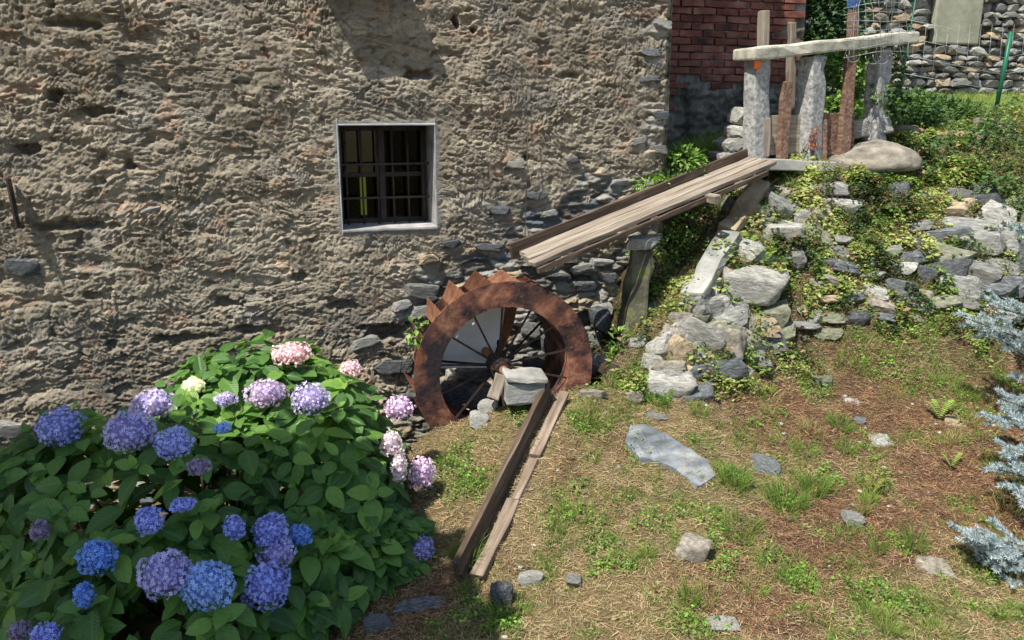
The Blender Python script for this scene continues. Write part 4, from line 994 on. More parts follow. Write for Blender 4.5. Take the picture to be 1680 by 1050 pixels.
# dead needles and straw lying on the ground
x, y = region_pts(370000, .0, 6.4, -3.25, .3, lambda x, y: open_lawn(x, y)*(.48+.5*brownness(x, y)))
z = G(x, y); k = in_view(x, y, z); x, y, z = x[k], y[k], z[k]; N = len(x)
br = brownness(x, y); nrm = gnorm(x, y)
a = rng.uniform(0, 6.283, N); tip = np.stack([np.cos(a), np.sin(a), rng.normal(0, .22, N)], -1)
bx, by, bz = frame_from(nrm+rng.normal(0, .25, (N, 3)), tip)
L = rng.uniform(.012, .055, N)*(1-.2*br); W = rng.uniform(.0012, .0026, N)
tv = np.array([(-.5, -.5, 0), (.5, -.5, 0), (.5, .5, 0), (-.5, .5, 0)]); tf = np.array([(0, 1, 2, 3)])
V, Fc = scatter(tv, tf, bx*L[:, None], by*W[:, None], bz, np.stack([x, y, z+rng.uniform(.001, .012, N)], -1))
straw = lerp_cols([(.16, .12, .06), (.33, .26, .14), (.50, .42, .25)], rng.random(N)); need = lerp_cols([(.07, .035, .022), (.21, .105, .06), (.42, .26, .15)], rng.random(N))
pk = (rng.random(N) < .15+.72*br)[:, None]; cc = np.where(pk, need, straw)
tag(put('needle_litter', npmesh('needle_litter', V, Fc, 'litter', np.repeat(cc, 4, 0))), 'dry straw and fallen brown needles lying on the ground', kind='stuff')

# dry short grass
x, y = region_pts(190000, -.1, 6.4, -3.25, .3, lambda x, y: open_lawn(x, y)*(.62-.42*brownness(x, y))*(.35+.65*ss(-.5, .4, fbm(x*7, y*7, 61, 3))))
z = G(x, y); k = in_view(x, y, z) & not_in_trough(x, y); x, y, z = x[k], y[k], z[k]; N = len(x)
h = rng.uniform(.012, .045, N); c0 = lerp_cols([(.12, .11, .045), (.26, .22, .10), (.38, .32, .17)], rng.random(N)); c1 = lerp_cols([(.34, .30, .14), (.50, .43, .24), (.22, .28, .08)], rng.random(N))
V, Fc, C = blades(np.stack([x, y, z-.004], -1), h, rng.uniform(.0015, .0035, N), rng.uniform(.3, 1.3, N), rng.uniform(0, 6.28, N), c0, c1)
tag(put('dry_grass', npmesh('dry_grass', V, Fc, 'grass', C)), 'short dry yellow grass', kind='stuff')

# living grass
x, y = region_pts(560000, -.1, 6.4, -3.25, .4, lambda x, y: np.clip(open_lawn(x, y)*(greenness(x, y)**1.2*.95+.08)*(.15+.85*ss(-.3, .35, fbm(x*11, y*11, 66, 2))), 0, 1))
z = G(x, y); k = in_view(x, y, z) & not_in_trough(x, y); x, y, z = x[k], y[k], z[k]; N = len(x); g_ = greenness(x, y)
h = rng.uniform(.018, .055, N)*(.6+.9*g_*ss(-.2, .4, fbm(x*5, y*5, 68, 2)))
c0 = lerp_cols([(.05, .085, .02), (.11, .155, .04), (.21, .22, .075)], rng.random(N)); c1 = lerp_cols([(.13, .23, .04), (.24, .38, .07), (.40, .48, .13)], rng.random(N))
V, Fc, C = blades(np.stack([x, y, z-.004], -1), h, rng.uniform(.0022, .0055, N), rng.uniform(.2, 1.2, N), rng.uniform(0, 6.28, N), c0, c1)
tag(put('green_grass', npmesh('green_grass', V, Fc, 'grass', C)), 'patches of green grass in the lawn', kind='stuff')

# tall tufts, each one a plant
def tuft(px, py, n, hgt, lab, spread=.05, cols=None, q=None):
    q = hit(px, py) if q is None else q; N = n
    r_ = spread*np.sqrt(rng.random(N)); a = rng.uniform(0, 6.28, N); x = q[0]+r_*np.cos(a); y = q[1]+r_*np.sin(a)
    P = np.stack([x, y, G(x, y)-.005], -1); h = hgt*rng.uniform(.5, 1.1, N)
    cols = cols or [(.06, .12, .025), (.16, .26, .05), (.30, .38, .10)]
    c0 = lerp_cols(cols[:2], rng.random(N)); c1 = lerp_cols(cols[1:], rng.random(N))
    V, Fc, C = blades(P, h, rng.uniform(.003, .006, N), rng.uniform(.2, 1.1, N), a+rng.normal(0, .5, N), c0, c1)
    o = put('grass_tuft', npmesh('grass_tuft', V-q, Fc, 'grass', C), None, Matrix.Translation(q.tolist())); return tag(o, lab, 'grass tuft', 'grass tufts in the lawn')
for (px, py, n, h, sp, lab) in [
 (1205,795,260,.13,.07,'bushy green grass tuft left of the dark blue-grey slate stone'),(1290,830,300,.15,.09,'tall green grass tuft below the dark blue-grey slate stone'),(1335,808,220,.14,.06,'spiky grass tuft right of centre in the lawn with long arching blades'),
 (1215,880,300,.07,.10,'wide low grass tuft right of the lone rounded brown stone'),(765,925,200,.16,.06,'fine grass tuft growing over the foot of the trough'),(1130,985,90,.12,.04,'thin pale grass tuft below the lone rounded brown stone'),
 (960,695,260,.07,.09,'low grass tuft on the lawn right of the trough top'),(1378,700,220,.09,.06,'yellow-green grass tuft beside the small bluish stone'),(835,1005,200,.08,.08,'short green grass tuft near the dark upright stone'),
 (890,640,70,.10,.04,'wispy grass tuft on the axle block'),(1080,655,220,.11,.07,'fresh green grass tuft below the large pale sloping stone'),(1160,600,200,.12,.07,'bright grass tuft between the stones of the rubble bank'),
 (760,660,120,.06,.08,'little grass tuft at the edge of the wheel pit'),(1385,745,120,.09,.04,'dark grass tuft below the squarish pale stone'),(1500,900,90,.14,.04,'pale broad-bladed grass tuft near the lowest spruce branch'),
 (1240,260,150,.10,.05,'yellow grass tuft at the foot of the left granite post'),(1580,650,150,.10,.08,'loose grass tuft near the upper spruce branch'),(1440,905,90,.10,.03,'slim grass tuft among bright clover leaves')]:
    tuft(px, py, n, h, lab, sp)

AV, AF, AC, nb_ = [], [], [], 0
for k in range(60):
    px, py = rnd.uniform(760, 1660), rnd.uniform(600, 1045)
    if (1000 < px < 1190 and 690 < py < 815) or (px < 870 and py > 640): continue
    q = hit(px, py); n = rnd.randrange(40, 130); r_ = rnd.uniform(.02, .07)*np.sqrt(rng.random(n)); a = rng.uniform(0, 6.28, n); x = q[0]+r_*np.cos(a); y = q[1]+r_*np.sin(a)
    cs = [(.07, .12, .025), (.19, .29, .05), (.36, .44, .12)] if rnd.random() > .35 else [(.12, .12, .04), (.30, .28, .10), (.46, .42, .20)]
    V, Fc, C = blades(np.stack([x, y, G(x, y)-.005], -1), rnd.uniform(.05, .11)*rng.uniform(.5, 1.1, n), rng.uniform(.003, .006, n), rng.uniform(.2, 1.1, n), a+rng.normal(0, .5, n), lerp_cols(cs[:2], rng.random(n)), lerp_cols(cs[1:], rng.random(n)))
    AV.append(V); AF.append(Fc+nb_); AC.append(C); nb_ += len(V)
tag(put('grass_clumps', npmesh('grass_clumps', np.concatenate(AV), np.concatenate(AF), 'grass', np.concatenate(AC))), 'small clumps of longer grass scattered over the lawn', kind='stuff')

# broad leaf weeds and clover on the lawn
tvL = np.array([(0, 0, 0), (.5, -.30, .07), (1, 0, -.12), (.5, .30, .07)]); tfL = np.array([(0, 1, 2), (0, 2, 3)]); uvL = tvL[:, :2]
def leafcloud(name, P, nrm, L, cols, m='leaf', wide=1.0, tmpl=None, tipdir=None, parent=None, origin=None):
    N = len(P); tv_, tf_, uv_ = tmpl or (tvL, tfL, uvL)
    a = rng.uniform(0, 6.283, N); tip = np.stack([np.cos(a), np.sin(a), rng.normal(0, .3, N)], -1) if tipdir is None else tipdir
    bx, by, bz = frame_from(nrm, tip); V, Fc = scatter(tv_, tf_, bx*L[:, None], by*(L*wide)[:, None], bz*L[:, None], P)
    if origin is not None: V = V-np.array(origin)
    return put(name, npmesh(name, V, Fc, m, np.repeat(cols, len(tv_), 0), uv=np.tile(uv_, (N, 1))), parent, None if origin is None else Matrix.Translation(list(origin)))
x, y = region_pts(230000, .3, 6.4, -3.25, .3, lambda x, y: open_lawn(x, y)*np.clip(greenness(x, y)-.35, 0, 1)*1.3*ss(-.1, .35, fbm(x*4, y*4, 205, 3)))
z = G(x, y); k = in_view(x, y, z) & not_in_trough(x, y); x, y, z = x[k], y[k], z[k]; N = len(x)
leafcloud('clover', np.stack([x, y, z+rng.uniform(.005, .045, N)], -1), gnorm(x, y)+rng.normal(0, .45, (N, 3)), rng.uniform(.008, .023, N), lerp_cols([(.06, .14, .025), (.14, .29, .04), (.27, .45, .08)], rng.random(N)))
tag(bpy.data.objects['clover'], 'low clover and small weeds in the lawn', kind='stuff')

# creeping ground cover on the bank
COV = patches([(1150,560,.22,.33),(1230,560,.22,.33),(1210,490,.2,.3),(1250,400,.2,.4),(1300,600,.15,.4),(1200,640,.12,.5),(1560,400,.35,.42),(1620,440,.3,.38),(1530,450,.25,.5),(1640,350,.25,.5),(1580,340,.15,.7),(1480,480,.2,.6),(1580,515,.2,.7),(1660,520,.2,.6),(1120,500,.1,.5),(1310,325,.28,.9),(1380,350,.35,1),(1450,340,.35,1),(1500,300,.3,1),(1330,420,.3,1),(1400,390,.3,.9),(1330,480,.18,1),(1440,420,.25,.8),(1500,370,.25,.6),(1330,505,.10,.6),
 (1290,290,.15,1),(1420,470,.15,.6),(1500,250,.3,.8),(1560,300,.35,.8),(1620,320,.15,.6),(1450,510,.15,.6),(1100,460,.12,.8),(1200,520,.05,.4),(1300,470,.15,1),(1030,640,.10,.9),(1170,650,.08,.4),(1250,425,.06,.7)])
x, y = region_pts(420000, 1.9, 7.0, -1.25, .9, lambda x, y: np.clip(np.maximum(field(x, y, COV, 41), .13*ss(-.75, -.6, y)*ss(2.0, 2.2, x))*(.12+.95*ss(-.35, .15, fbm(x*7, y*7, 211, 3))), 0, 1))
z = G(x, y); k = in_view(x, y, z); x, y, z = x[k], y[k], z[k]; N = len(x)
th = .02+.12*np.clip(fbm(x*5, y*5, 215, 3)+.35, 0, 1); nr = gnorm(x, y); off = rng.random(N)**.6*th
P = np.stack([x, y, z], -1)+nr*off[:, None]
tone = np.clip(.48+.85*fbm(x*3.3, y*3.3, 219, 3)+rng.normal(0, .2, N), 0, 1)
cc = lerp_cols([(.03, .055, .016), (.065, .115, .025), (.13, .21, .045), (.25, .34, .085), (.40, .44, .16)], tone)
dead = rng.random(N) < .10+.18*ss(.0, .5, fbm(x*3, y*3, 222, 2)); cc[dead] = lerp_cols([(.10, .05, .03), (.28, .16, .08), (.40, .30, .16)], rng.random(dead.sum()))
leafcloud('ground_cover', P, nr*.8+np.array([0, 0, .6])+rng.normal(0, .5, (N, 3)), rng.uniform(.012, .040, N)*(.7+.6*ss(-.3, .4, fbm(x*6, y*6, 224, 2))), cc)
tag(bpy.data.objects['ground_cover'], 'small-leaved creeping plants over the stony bank', kind='stuff')
# grass on the bank
x, y = region_pts(110000, 1.9, 7.0, -1.0, 1.0, lambda x, y: np.clip(.04+.7*ss(.1, .5, fbm(x*3.3, y*3.3, 226, 3)), 0, 1))
z = G(x, y); k = in_view(x, y, z); x, y, z = x[k], y[k], z[k]; N = len(x)
V, Fc, C = blades(np.stack([x, y, z-.004], -1), rng.uniform(.03, .11, N), rng.uniform(.002, .005, N), rng.uniform(.3, 1.3, N), rng.normal(-1.57, 1.5, N), lerp_cols([(.06, .10, .02), (.16, .22, .05), (.30, .26, .12)], rng.random(N)), lerp_cols([(.16, .25, .05), (.32, .40, .11), (.46, .42, .20)], rng.random(N)))
tag(put('bank_grass', npmesh('bank_grass', V, Fc, 'grass', C)), 'grass growing between the stones of the bank', kind='stuff')
# dry stems tangled in the bank
x, y = region_pts(26000, 1.9, 7.0, -1.2, .6, lambda x, y: .25+.6*field(x, y, patches([(1420,440,.5,1),(1080,560,.2,1),(1500,300,.4,1),(1090,520,.2,1),(1600,480,.3,1)]), 43))
z = G(x, y); k = in_view(x, y, z) & (gnorm(x, y)[:, 2] < .93); x, y, z = x[k], y[k], z[k]; N = len(x)
cc = lerp_cols([(.16, .10, .05), (.34, .24, .13), (.50, .40, .24)], rng.random(N))
V, Fc, C = blades(np.stack([x, y, z], -1), rng.uniform(.04, .15, N), rng.uniform(.0015, .003, N), rng.uniform(.5, 1.5, N), rng.normal(-1.57, 1.2, N), cc, cc*1.15)
tag(put('dry_stems', npmesh('dry_stems', V, Fc, 'litter', C)), 'dry stems and dead grass hanging over the bank', kind='stuff')

# ivy: lobed dark leaves
ivv = []; 
for a, r_ in [(0, 1), (28, .50), (62, .80), (95, .42), (140, .52), (180, .16), (220, .52), (265, .42), (298, .80), (332, .50)]:
    ivv.append((.35+.62*r_*math.cos(R(a)), .62*r_*math.sin(R(a)), -.10*abs(math.sin(R(a)))))
ivv = np.array([(.35, 0, .04)]+ivv); ivf = np.array([(0, i, i % 10+1) for i in range(1, 11)]); ivt = (ivv, ivf, ivv[:, :2])
IV = patches([(1600,230,.45,1),(1640,280,.45,1),(1560,260,.35,1),(1660,330,.3,1),(1620,300,.3,.9),(1540,210,.25,1),(1480,190,.3,1),(1430,190,.2,.9),(1500,170,.3,1),(1560,180,.3,1),(1620,190,.3,.8),(1380,340,.1,.3),(1420,450,.2,.3)])
x, y = region_pts(60000, 4.2, 8.5, -1.2, 2.4, lambda x, y: np.clip(field(x, y, IV, 47)*(.25+.75*ss(-.3, .2, fbm(x*4, y*4, 231, 3))), 0, 1)*.62)
z = G(x, y); N = len(x); nr = gnorm(x, y); th = .04+.16*np.clip(fbm(x*3, y*3, 233, 3)+.3, 0, 1)
P = np.stack([x, y, z], -1)+(nr*.6+np.array([0, 0, .4]))*(rng.random(N)**.5*th)[:, None]
cc = lerp_cols([(.025, .055, .02), (.05, .10, .03), (.09, .17, .045), (.18, .27, .08)], np.clip(rng.normal(.42, .25, N), 0, 1))
leafcloud('ivy', P, nr*.6+np.array([-.1, -.3, .6])+rng.normal(0, .4, (N, 3)), rng.uniform(.025, .058, N), cc, tmpl=ivt)
tag(bpy.data.objects['ivy'], 'dark glossy ivy spreading over the top of the bank', kind='stuff')

def shrub(name, lab, cat, blobs, n, Lr, cols, tmpl=None, stems=5, srad=1.0, base=None, m='leaf', shell=.6, tone=.5, wide=1.0, group=None):
    """leafy plant: stems from the base into blobs (centre, radii) filled with leaves"""
    b = np.array(base if base is not None else (blobs[0][0][0], blobs[0][0][1], G(blobs[0][0][0], blobs[0][0][1])), float)
    t = thing(name, lab, cat, tuple(b), group)
    vol = np.array([r[0]*r[1]*r[2] for _, r in blobs]); pick = rng.choice(len(blobs), n, p=vol/vol.sum())
    C_ = np.array([c for c, _ in blobs])[pick]; R_ = np.array([r for _, r in blobs])[pick]
    d = unit(rng.normal(0, 1, (n, 3))); rad = (shell+(1-shell)*rng.random(n))[:, None]
    P = C_+d*rad*R_*(1+.18*fbm(d[:, 0]*3+C_[:, 0]*5, d[:, 2]*3+C_[:, 1]*5, 240, 2))[:, None]
    nr = d*.7+np.array([-.1, -.1, .8])+rng.normal(0, .35, (n, 3)); tip = d+np.array([0, 0, -.3])+rng.normal(0, .5, (n, 3))
    cc = lerp_cols(cols, np.clip(rng.normal(tone, .27, n), 0, 1))
    leafcloud('foliage', P, nr, rng.uniform(Lr[0], Lr[1], n), cc, m=m, tmpl=tmpl, tipdir=tip, parent=t, wide=wide)
    for i in range(stems):
        c, r = blobs[i % len(blobs)]; e = np.array(c)+unit(rng.normal(0, 1, 3))*np.array(r)*.6
        tube('stem', [tuple(b+np.array([.02*math.cos(i*2.1), .02*math.sin(i*2.1), 0])), tuple((b+e)/2+rng.normal(0, .03, 3)), tuple(e)], .006, 'bark', t, res=5, radii=[.009*srad, .006*srad, .003*srad])
    return t
GRN = [(.04, .08, .02), (.08, .15, .03), (.15, .27, .05), (.26, .40, .09)]
LIM = [(.08, .15, .03), (.15, .27, .05), (.26, .42, .08), (.38, .50, .15)]
shrub('leafy_shrub', 'bright green feathery shrub behind the upper part of the flume by the house corner', 'shrub', [(tuple(pos(1118, 268, .12)), (.17, .15, .12)), (tuple(pos(1082, 296, .05)), (.12, .1, .06))], 800, (.025, .055), GRN, base=(2.72, .2, 1.5), tone=.6, wide=.8)
shrub('yellow_shrub', 'yellow-green low shrub against the house wall just above the flume', 'shrub', [(tuple(pos(1070, 303, -.02)), (.15, .08, .05))], 280, (.02, .045), LIM, base=(2.45, 0, 1.45), wide=.7)
shrub('shaded_shrub', 'green shrub growing in the mill race under the flume', 'shrub', [(tuple(pos(1106, 415, .0)), (.14, .14, .20)), (tuple(pos(1085, 460, -.05)), (.12, .12, .10)), (tuple(pos(1130, 370, .1)), (.10, .12, .10))], 900, (.02, .045), GRN, tone=.5)
shrub('nettle_plant', 'tall leafy green weed at the mouth of the mill race right of the wheel', 'weed', [(tuple(pos(1020, 600, -.62)), (.10, .08, .16)), (tuple(pos(1015, 560, -.6)), (.05, .05, .10)), (tuple(pos(1028, 640, -.68)), (.12, .1, .07))], 420, (.035, .07), GRN, tone=.65, wide=.6)
shrub('sprig', 'small leafy sprig at the left edge of the wheel', 'plant', [(tuple(pos(682, 545, -.55)), (.06, .05, .09))], 46, (.035, .06), LIM, base=(.72, -.3, .5), tone=.5, stems=3, srad=.35)
shrub('ivy_bush', 'dense dark ivy bush above the lintel between brick wall and field wall', 'bush', [(tuple(pos(1352, 30, 2.6)), (.42, .4, .50)), (tuple(pos(1335, 80, 2.5)), (.35, .3, .25)), (tuple(pos(1375, -30, 2.8)), (.4, .4, .5))], 4200, (.04, .09), [(.02, .045, .02), (.04, .09, .03), (.08, .15, .05)], tmpl=ivt, base=tuple(pos(1350, 160, 2.5)), tone=.45)
shrub('sunlit_creeper', 'sunlit yellowish creeper filling the gap between middle and right granite posts', 'creeper', [(tuple(pos(1375, 135, YG+.85)), (.28, .15, .34)), (tuple(pos(1400, 110, YG+.7)), (.2, .15, .25)), (tuple(pos(1372, 180, YG+.6)), (.22, .12, .12))], 2600, (.03, .06), LIM, tmpl=ivt, base=tuple(pos(1380, 230, YG+.7)), tone=.35)
shrub('post_ivy', 'dark ivy climbing the right granite post and sprawling along the grass behind', 'ivy', [(tuple(pos(1446, 150, YG-.06)), (.07, .05, .09)), (tuple(pos(1462, 125, YG+.12)), (.09, .09, .26)), (tuple(pos(1420, 82, YG+.02)), (.14, .08, .07)), (tuple(pos(1468, 178, YG+.05)), (.2, .12, .12)), (tuple(pos(1540, 185, YG+.6)), (.45, .2, .13)), (tuple(pos(1500, 175, YG+.35)), (.25, .2, .13))], 3200, (.03, .06), [(.025, .055, .02), (.05, .11, .03), (.10, .18, .05), (.16, .26, .08)], tmpl=ivt, base=tuple(pos(1448, 195, YG+.1)), stems=8)
shrub('red_plant', 'tiny plant with red and orange leaves at the foot of the middle granite post', 'plant', [(tuple(pos(1336, 228, YG-.16)), (.04, .03, .07))], 70, (.014, .03), [(.35, .05, .03), (.5, .12, .05), (.3, .25, .08)], base=tuple(pos(1336, 262, YG-.14)), stems=2)
# grass seen through the gate and pasture
def grass_field(name, lab, x0, x1, y0, y1, n, hr, cols, wr_=(.004, .009)):
    x = rng.uniform(x0, x1, n); y = rng.uniform(y0, y1, n); z = G(x, y)
    V, Fc, C = blades(np.stack([x, y, z-.01], -1), rng.uniform(*hr, n), rng.uniform(*wr_, n), rng.uniform(.1, .9, n), rng.uniform(0, 6.28, n), lerp_cols(cols[:2], rng.random(n)), lerp_cols(cols[1:], rng.random(n)))
    tag(put(name, npmesh(name, V, Fc, 'grass', C)), lab, kind='stuff')
grass_field('pasture_grass', 'sunny green grass of the field behind the ivy', 5.3, 10.5, 2.0, 4.1, 15000, (.06, .16), [(.10, .16, .03), (.24, .36, .07), (.40, .50, .14)])
grass_field('gate_grass', 'long grass growing behind the sluice boards', 3.5, 5.4, 1.0, 2.1, 8000, (.08, .30), [(.06, .11, .02), (.16, .28, .05), (.32, .42, .12)])

# ferns
def fern(px, py, lab, nf, L, cols, q=None, Y=None):
    q = (hit(px, py) if Y is None else PY(px, py, Y)); t = thing('fern', lab, 'fern', tuple(q), 'ferns on the bank and lawn')
    for k in range(nf):
        a = 6.28*k/nf+rnd.uniform(-.4, .4); n = 16; Lk = L*rnd.uniform(.75, 1.1)
        Vs = []; Fs = []; Cs = []; prev = None
        dx, dy = math.cos(a), math.sin(a)
        for i in range(n+1):
            s = i/n; r_ = Lk*.50*s; z = Lk*(1.05*s-.50*s*s*s)
            p = np.array([dx*r_, dy*r_, z]); wd = Lk*.15*math.sin(math.pi*min(1, s*.93+.07))**.8
            sd = np.array([-dy, dx, 0])
            for sg in (-1, 1):
                b_ = len(Vs); e = sd*sg*wd+np.array([dx, dy, -.2])*wd*.30; f_ = np.array([dx, dy, .3])*Lk*.022
                Vs += [p-f_, p+f_, p+e+f_*.2, p+e*.6-f_*.9]; Fs.append((b_, b_+1, b_+2, b_+3)); Cs += [cols[(i+k) % len(cols)]]*4
        put('frond', npmesh('frond', np.array(Vs), np.array(Fs), 'leaf', np.array(Cs)), t, Matrix.Translation(q.tolist()))
FC = [(.20, .34, .06), (.28, .42, .09), (.34, .46, .12)]
fern(1250, 440, 'bright green fern in the middle of the rubble bank', 7, .24, FC)
fern(1225, 415, 'pale fern beside the leaning slabs of the bank', 5, .20, FC)
fern(1540, 690, 'yellow-green fern standing among brown needles', 5, .20, FC)
fern(1430, 815, 'small rusty fern in the middle of the brown litter', 4, .14, [(.20, .24, .05), (.25, .14, .06), (.3, .3, .08)])
fern(1560, 770, 'thin yellow fern near the spruce branches', 3, .14, FC)
fern(1280, 335, 'little fern just under the concrete threshold', 5, .14, FC)

# ------------------------------------------------------------------ hydrangea
ELL = [((-.5,-1.4,.22),(.68,.62,.58)),((.12,-1.15,.30),(.48,.55,.52)),((-.95,-1.15,.22),(.55,.5,.5)),((-.1,-.9,.50),(.55,.4,.45)),((.27,-1.3,.12),(.33,.4,.45)),((-.55,-1.85,-.0),(.6,.5,.5)),((.05,-1.6,.0),(.3,.4,.35)),((.40,-1.52,.02),(.22,.28,.24))]
EC = np.array([c for c, _ in ELL]); ER = np.array([r for _, r in ELL])
def bush_depth(P, shrink=1.0):
    d = (P[:, None, :]-EC[None])/(ER[None]*shrink); return np.sqrt((d**2).sum(-1)).min(1)
def bush_hit(px, py):
    d = ray(px, py); t = np.linspace(1.8, 6, 900); p = CAM[None]+d*t[:, None]; i = np.argmax(bush_depth(p) < 1.0)
    if bush_depth(p).min() >= 1: i = int(np.argmin(bush_depth(p)))
    return p[i]
hyd = thing('hydrangea_bush', 'large hydrangea bush with blue, violet and pink flower heads against the house wall', 'bush', (-.3, -1.35, -.2))
HEADS = [ # px,py,w,h,colour
 (98,702,66,60,'violetblue'),(213,708,76,62,'violet'),(250,664,70,46,'lilac'),(285,728,56,48,'violetblue'),(438,645,66,44,'lilacpink'),(510,654,62,50,'lilac'),(370,655,34,22,'lilac'),(478,580,64,38,'pink'),(575,604,36,26,'pink'),
 (318,632,34,26,'white'),(655,670,50,40,'pinkviolet'),(642,728,34,48,'pinkpale'),(692,777,46,58,'pinkviolet'),(692,902,42,50,'violet'),(160,914,54,52,'blue'),(270,942,76,68,'violet'),(342,961,74,76,'bluepale'),
 (442,870,54,54,'blueviolet'),(454,908,58,46,'violet'),(436,962,74,72,'blueviolet'),(492,879,40,36,'blue'),(245,855,40,46,'blueviolet'),(300,828,36,18,'blueviolet'),(385,866,32,42,'blueviolet'),(138,977,28,40,'blue'),
 (75,1040,40,28,'blueviolet'),(32,1036,30,30,'dusky'),(66,870,26,28,'dusky'),(325,766,36,24,'dusky'),(365,702,24,16,'bluepale'),(655,765,26,60,'pinkpale')]
HC = {'violetblue': [(.20,.23,.64),(.36,.40,.84)], 'violet': [(.26,.24,.60),(.46,.43,.80)], 'lilac': [(.32,.27,.58),(.54,.48,.78)], 'lilacpink': [(.42,.32,.60),(.62,.46,.74)], 'pink': [(.62,.36,.48),(.85,.66,.76)],
 'white': [(.8,.76,.72),(.92,.88,.84)], 'pinkviolet': [(.44,.30,.56),(.68,.54,.76)], 'pinkpale': [(.54,.42,.60),(.76,.66,.80)], 'blue': [(.08,.18,.62),(.20,.34,.82)], 'bluepale': [(.16,.26,.68),(.32,.46,.88)],
 'blueviolet': [(.17,.20,.64),(.32,.36,.84)], 'dusky': [(.16,.12,.26),(.26,.22,.36)]}
fl = []
for k in range(4):                                 # a four-petalled floret, petals cupped
    a = k*math.pi/2; b_ = len(fl)
    for (r_, t_, z_) in ((.06, 0, -.02), (.62, -.62, .06), (1.0, 0, .03), (.62, .62, .06)):
        fl.append((r_*math.cos(a)-math.sin(a)*t_*.62, r_*math.sin(a)+math.cos(a)*t_*.62, z_))
flv = np.array(fl); flf = np.array([(4*k, 4*k+1, 4*k+2, 4*k+3) for k in range(4)])
head_pos = []
for (px, py, w, h, cn) in HEADS:
    q = bush_hit(px, py)
    if py < 640 and cn in ('pink', 'white'): q = PY(px, py, -1.0)
    d = unit((CAM-q)[None])[0]; s = float(np.linalg.norm(q-CAM))/FPX; q = q+d*.05
    ra = np.array([w*s/2*.96, w*s/2*.80, h*s/2*.98]); head_pos.append((q, ra.max()))
    N = int(np.clip(400*(w*h)/(60*60), 120, 600))
    i = np.arange(N)+.5; ph = np.arccos(1-2*i/N*.92); th_ = math.pi*(1+5**.5)*i
    dv = np.stack([np.cos(th_)*np.sin(ph), np.sin(th_)*np.sin(ph), np.cos(ph)], -1)+rng.normal(0, .05, (N, 3)); dv = unit(dv)
    lump = 1+.20*fbm(dv[:, 0]*1.9+px, dv[:, 2]*1.9+py, 7, 2)
    P = dv*ra*(lump*rng.uniform(.93, 1.02, N))[:, None]
    a = rng.normal(0, 1, (N, 3)); bx, by, bz = frame_from(dv+rng.normal(0, .14, (N, 3)), a); sz = .0080*rng.uniform(.8, 1.25, N)
    V, Fc = scatter(flv, flf, bx*sz[:, None], by*sz[:, None], bz*sz[:, None], P)
    c = lerp_cols(HC[cn], np.clip(rng.normal(.5, .3, N), 0, 1)); c = c*(.88+.24*rng.random((N, 1)))
    # dark core so the head is not see-through
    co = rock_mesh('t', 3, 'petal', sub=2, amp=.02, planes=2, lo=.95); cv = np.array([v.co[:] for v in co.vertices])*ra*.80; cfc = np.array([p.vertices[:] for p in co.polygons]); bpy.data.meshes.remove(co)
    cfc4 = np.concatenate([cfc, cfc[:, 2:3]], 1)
    bm_ = npmesh('flower_head', V, Fc, 'petal', np.repeat(c, len(flv), 0))
    o = put('flower_head', bm_, hyd, Matrix.Translation(q.tolist()))
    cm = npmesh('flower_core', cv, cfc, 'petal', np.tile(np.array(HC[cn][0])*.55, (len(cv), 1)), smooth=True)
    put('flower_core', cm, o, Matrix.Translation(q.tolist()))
    o['label'] = {'pink': 'pale pink flower head', 'white': 'whitish flower head', 'pinkviolet': 'pink-violet flower head', 'pinkpale': 'pale pink flower head', 'blue': 'bright blue flower head', 'bluepale': 'clear light blue flower head',
                  'violet': 'violet flower head', 'dusky': 'dull dusky flower head'}.get(cn, 'blue-violet flower head')
# leaves in whorls: pairs along shoots
def hyd_points(n, lo, hi):
    out = []
    while sum(len(a) for a in out) < n:
        k = rng.integers(0, len(ELL), n*2); d = unit(rng.normal(0, 1, (n*2, 3))); P = EC[k]+d*ER[k]*rng.uniform(lo, hi, (n*2, 1))
        nr_ = unit(d/ER[k]); dd = bush_depth(P); m_ = (dd > lo-.03) & (P[:, 2] > G(P[:, 0], P[:, 1], False)-.02) & (P[:, 1] < -.10)
        out.append(np.concatenate([P[m_], nr_[m_]], 1))
    A = np.concatenate(out)[:n]; return A[:, :3], A[:, 3:]
hv1, hf1, hu1 = leaf_template(6, .62, .10, .22)
HLC = [(.03, .08, .024), (.055, .14, .034), (.10, .215, .046), (.16, .31, .055), (.27, .44, .08)]
NS = 1350
SP, SN = hyd_points(NS, .74, 1.04)
SN = unit(SN*.8+np.array([-.1, -.25, .75])+rng.normal(0, .25, (NS, 3)))
LV = []
for i in range(NS):
    p, nn = SP[i], SN[i]; a0 = rng.uniform(0, 6.28)
    e1 = unit(np.cross(nn, [0.3, .9, .2])[None])[0]; e2 = np.cross(nn, e1)
    tier = [(0, .138), (math.pi, .138), (math.pi/2, .11), (3*math.pi/2, .11)] if i % 3 else [(0, .145), (math.pi*.9, .145)]
    for j, (da, L) in enumerate(tier):
        a = a0+da+rng.uniform(-.25, .25); tipd = e1*math.cos(a)+e2*math.sin(a)+nn*(.15 if j < 2 else .45)+np.array([0, 0, -.12])
        LV.append((p-nn*.035*(j < 2)+tipd*.012, tipd, nn+rng.normal(0, .22, 3), L*rng.uniform(.65, 1.15), rng.random()))
    if i % 4 == 0:                                     # small bright new leaves at the tip
        for da in (.8, 3.9):
            a = a0+da; tipd = e1*math.cos(a)*.6+e2*math.sin(a)*.6+nn*.8
            LV.append((p+nn*.015, tipd, nn-tipd*.3, rng.uniform(.035, .06), 1.0))
LP = np.array([l[0] for l in LV]); LT = np.array([l[1] for l in LV]); LN = np.array([l[2] for l in LV]); LL = np.array([l[3] for l in LV]); LC = np.array([l[4] for l in LV])
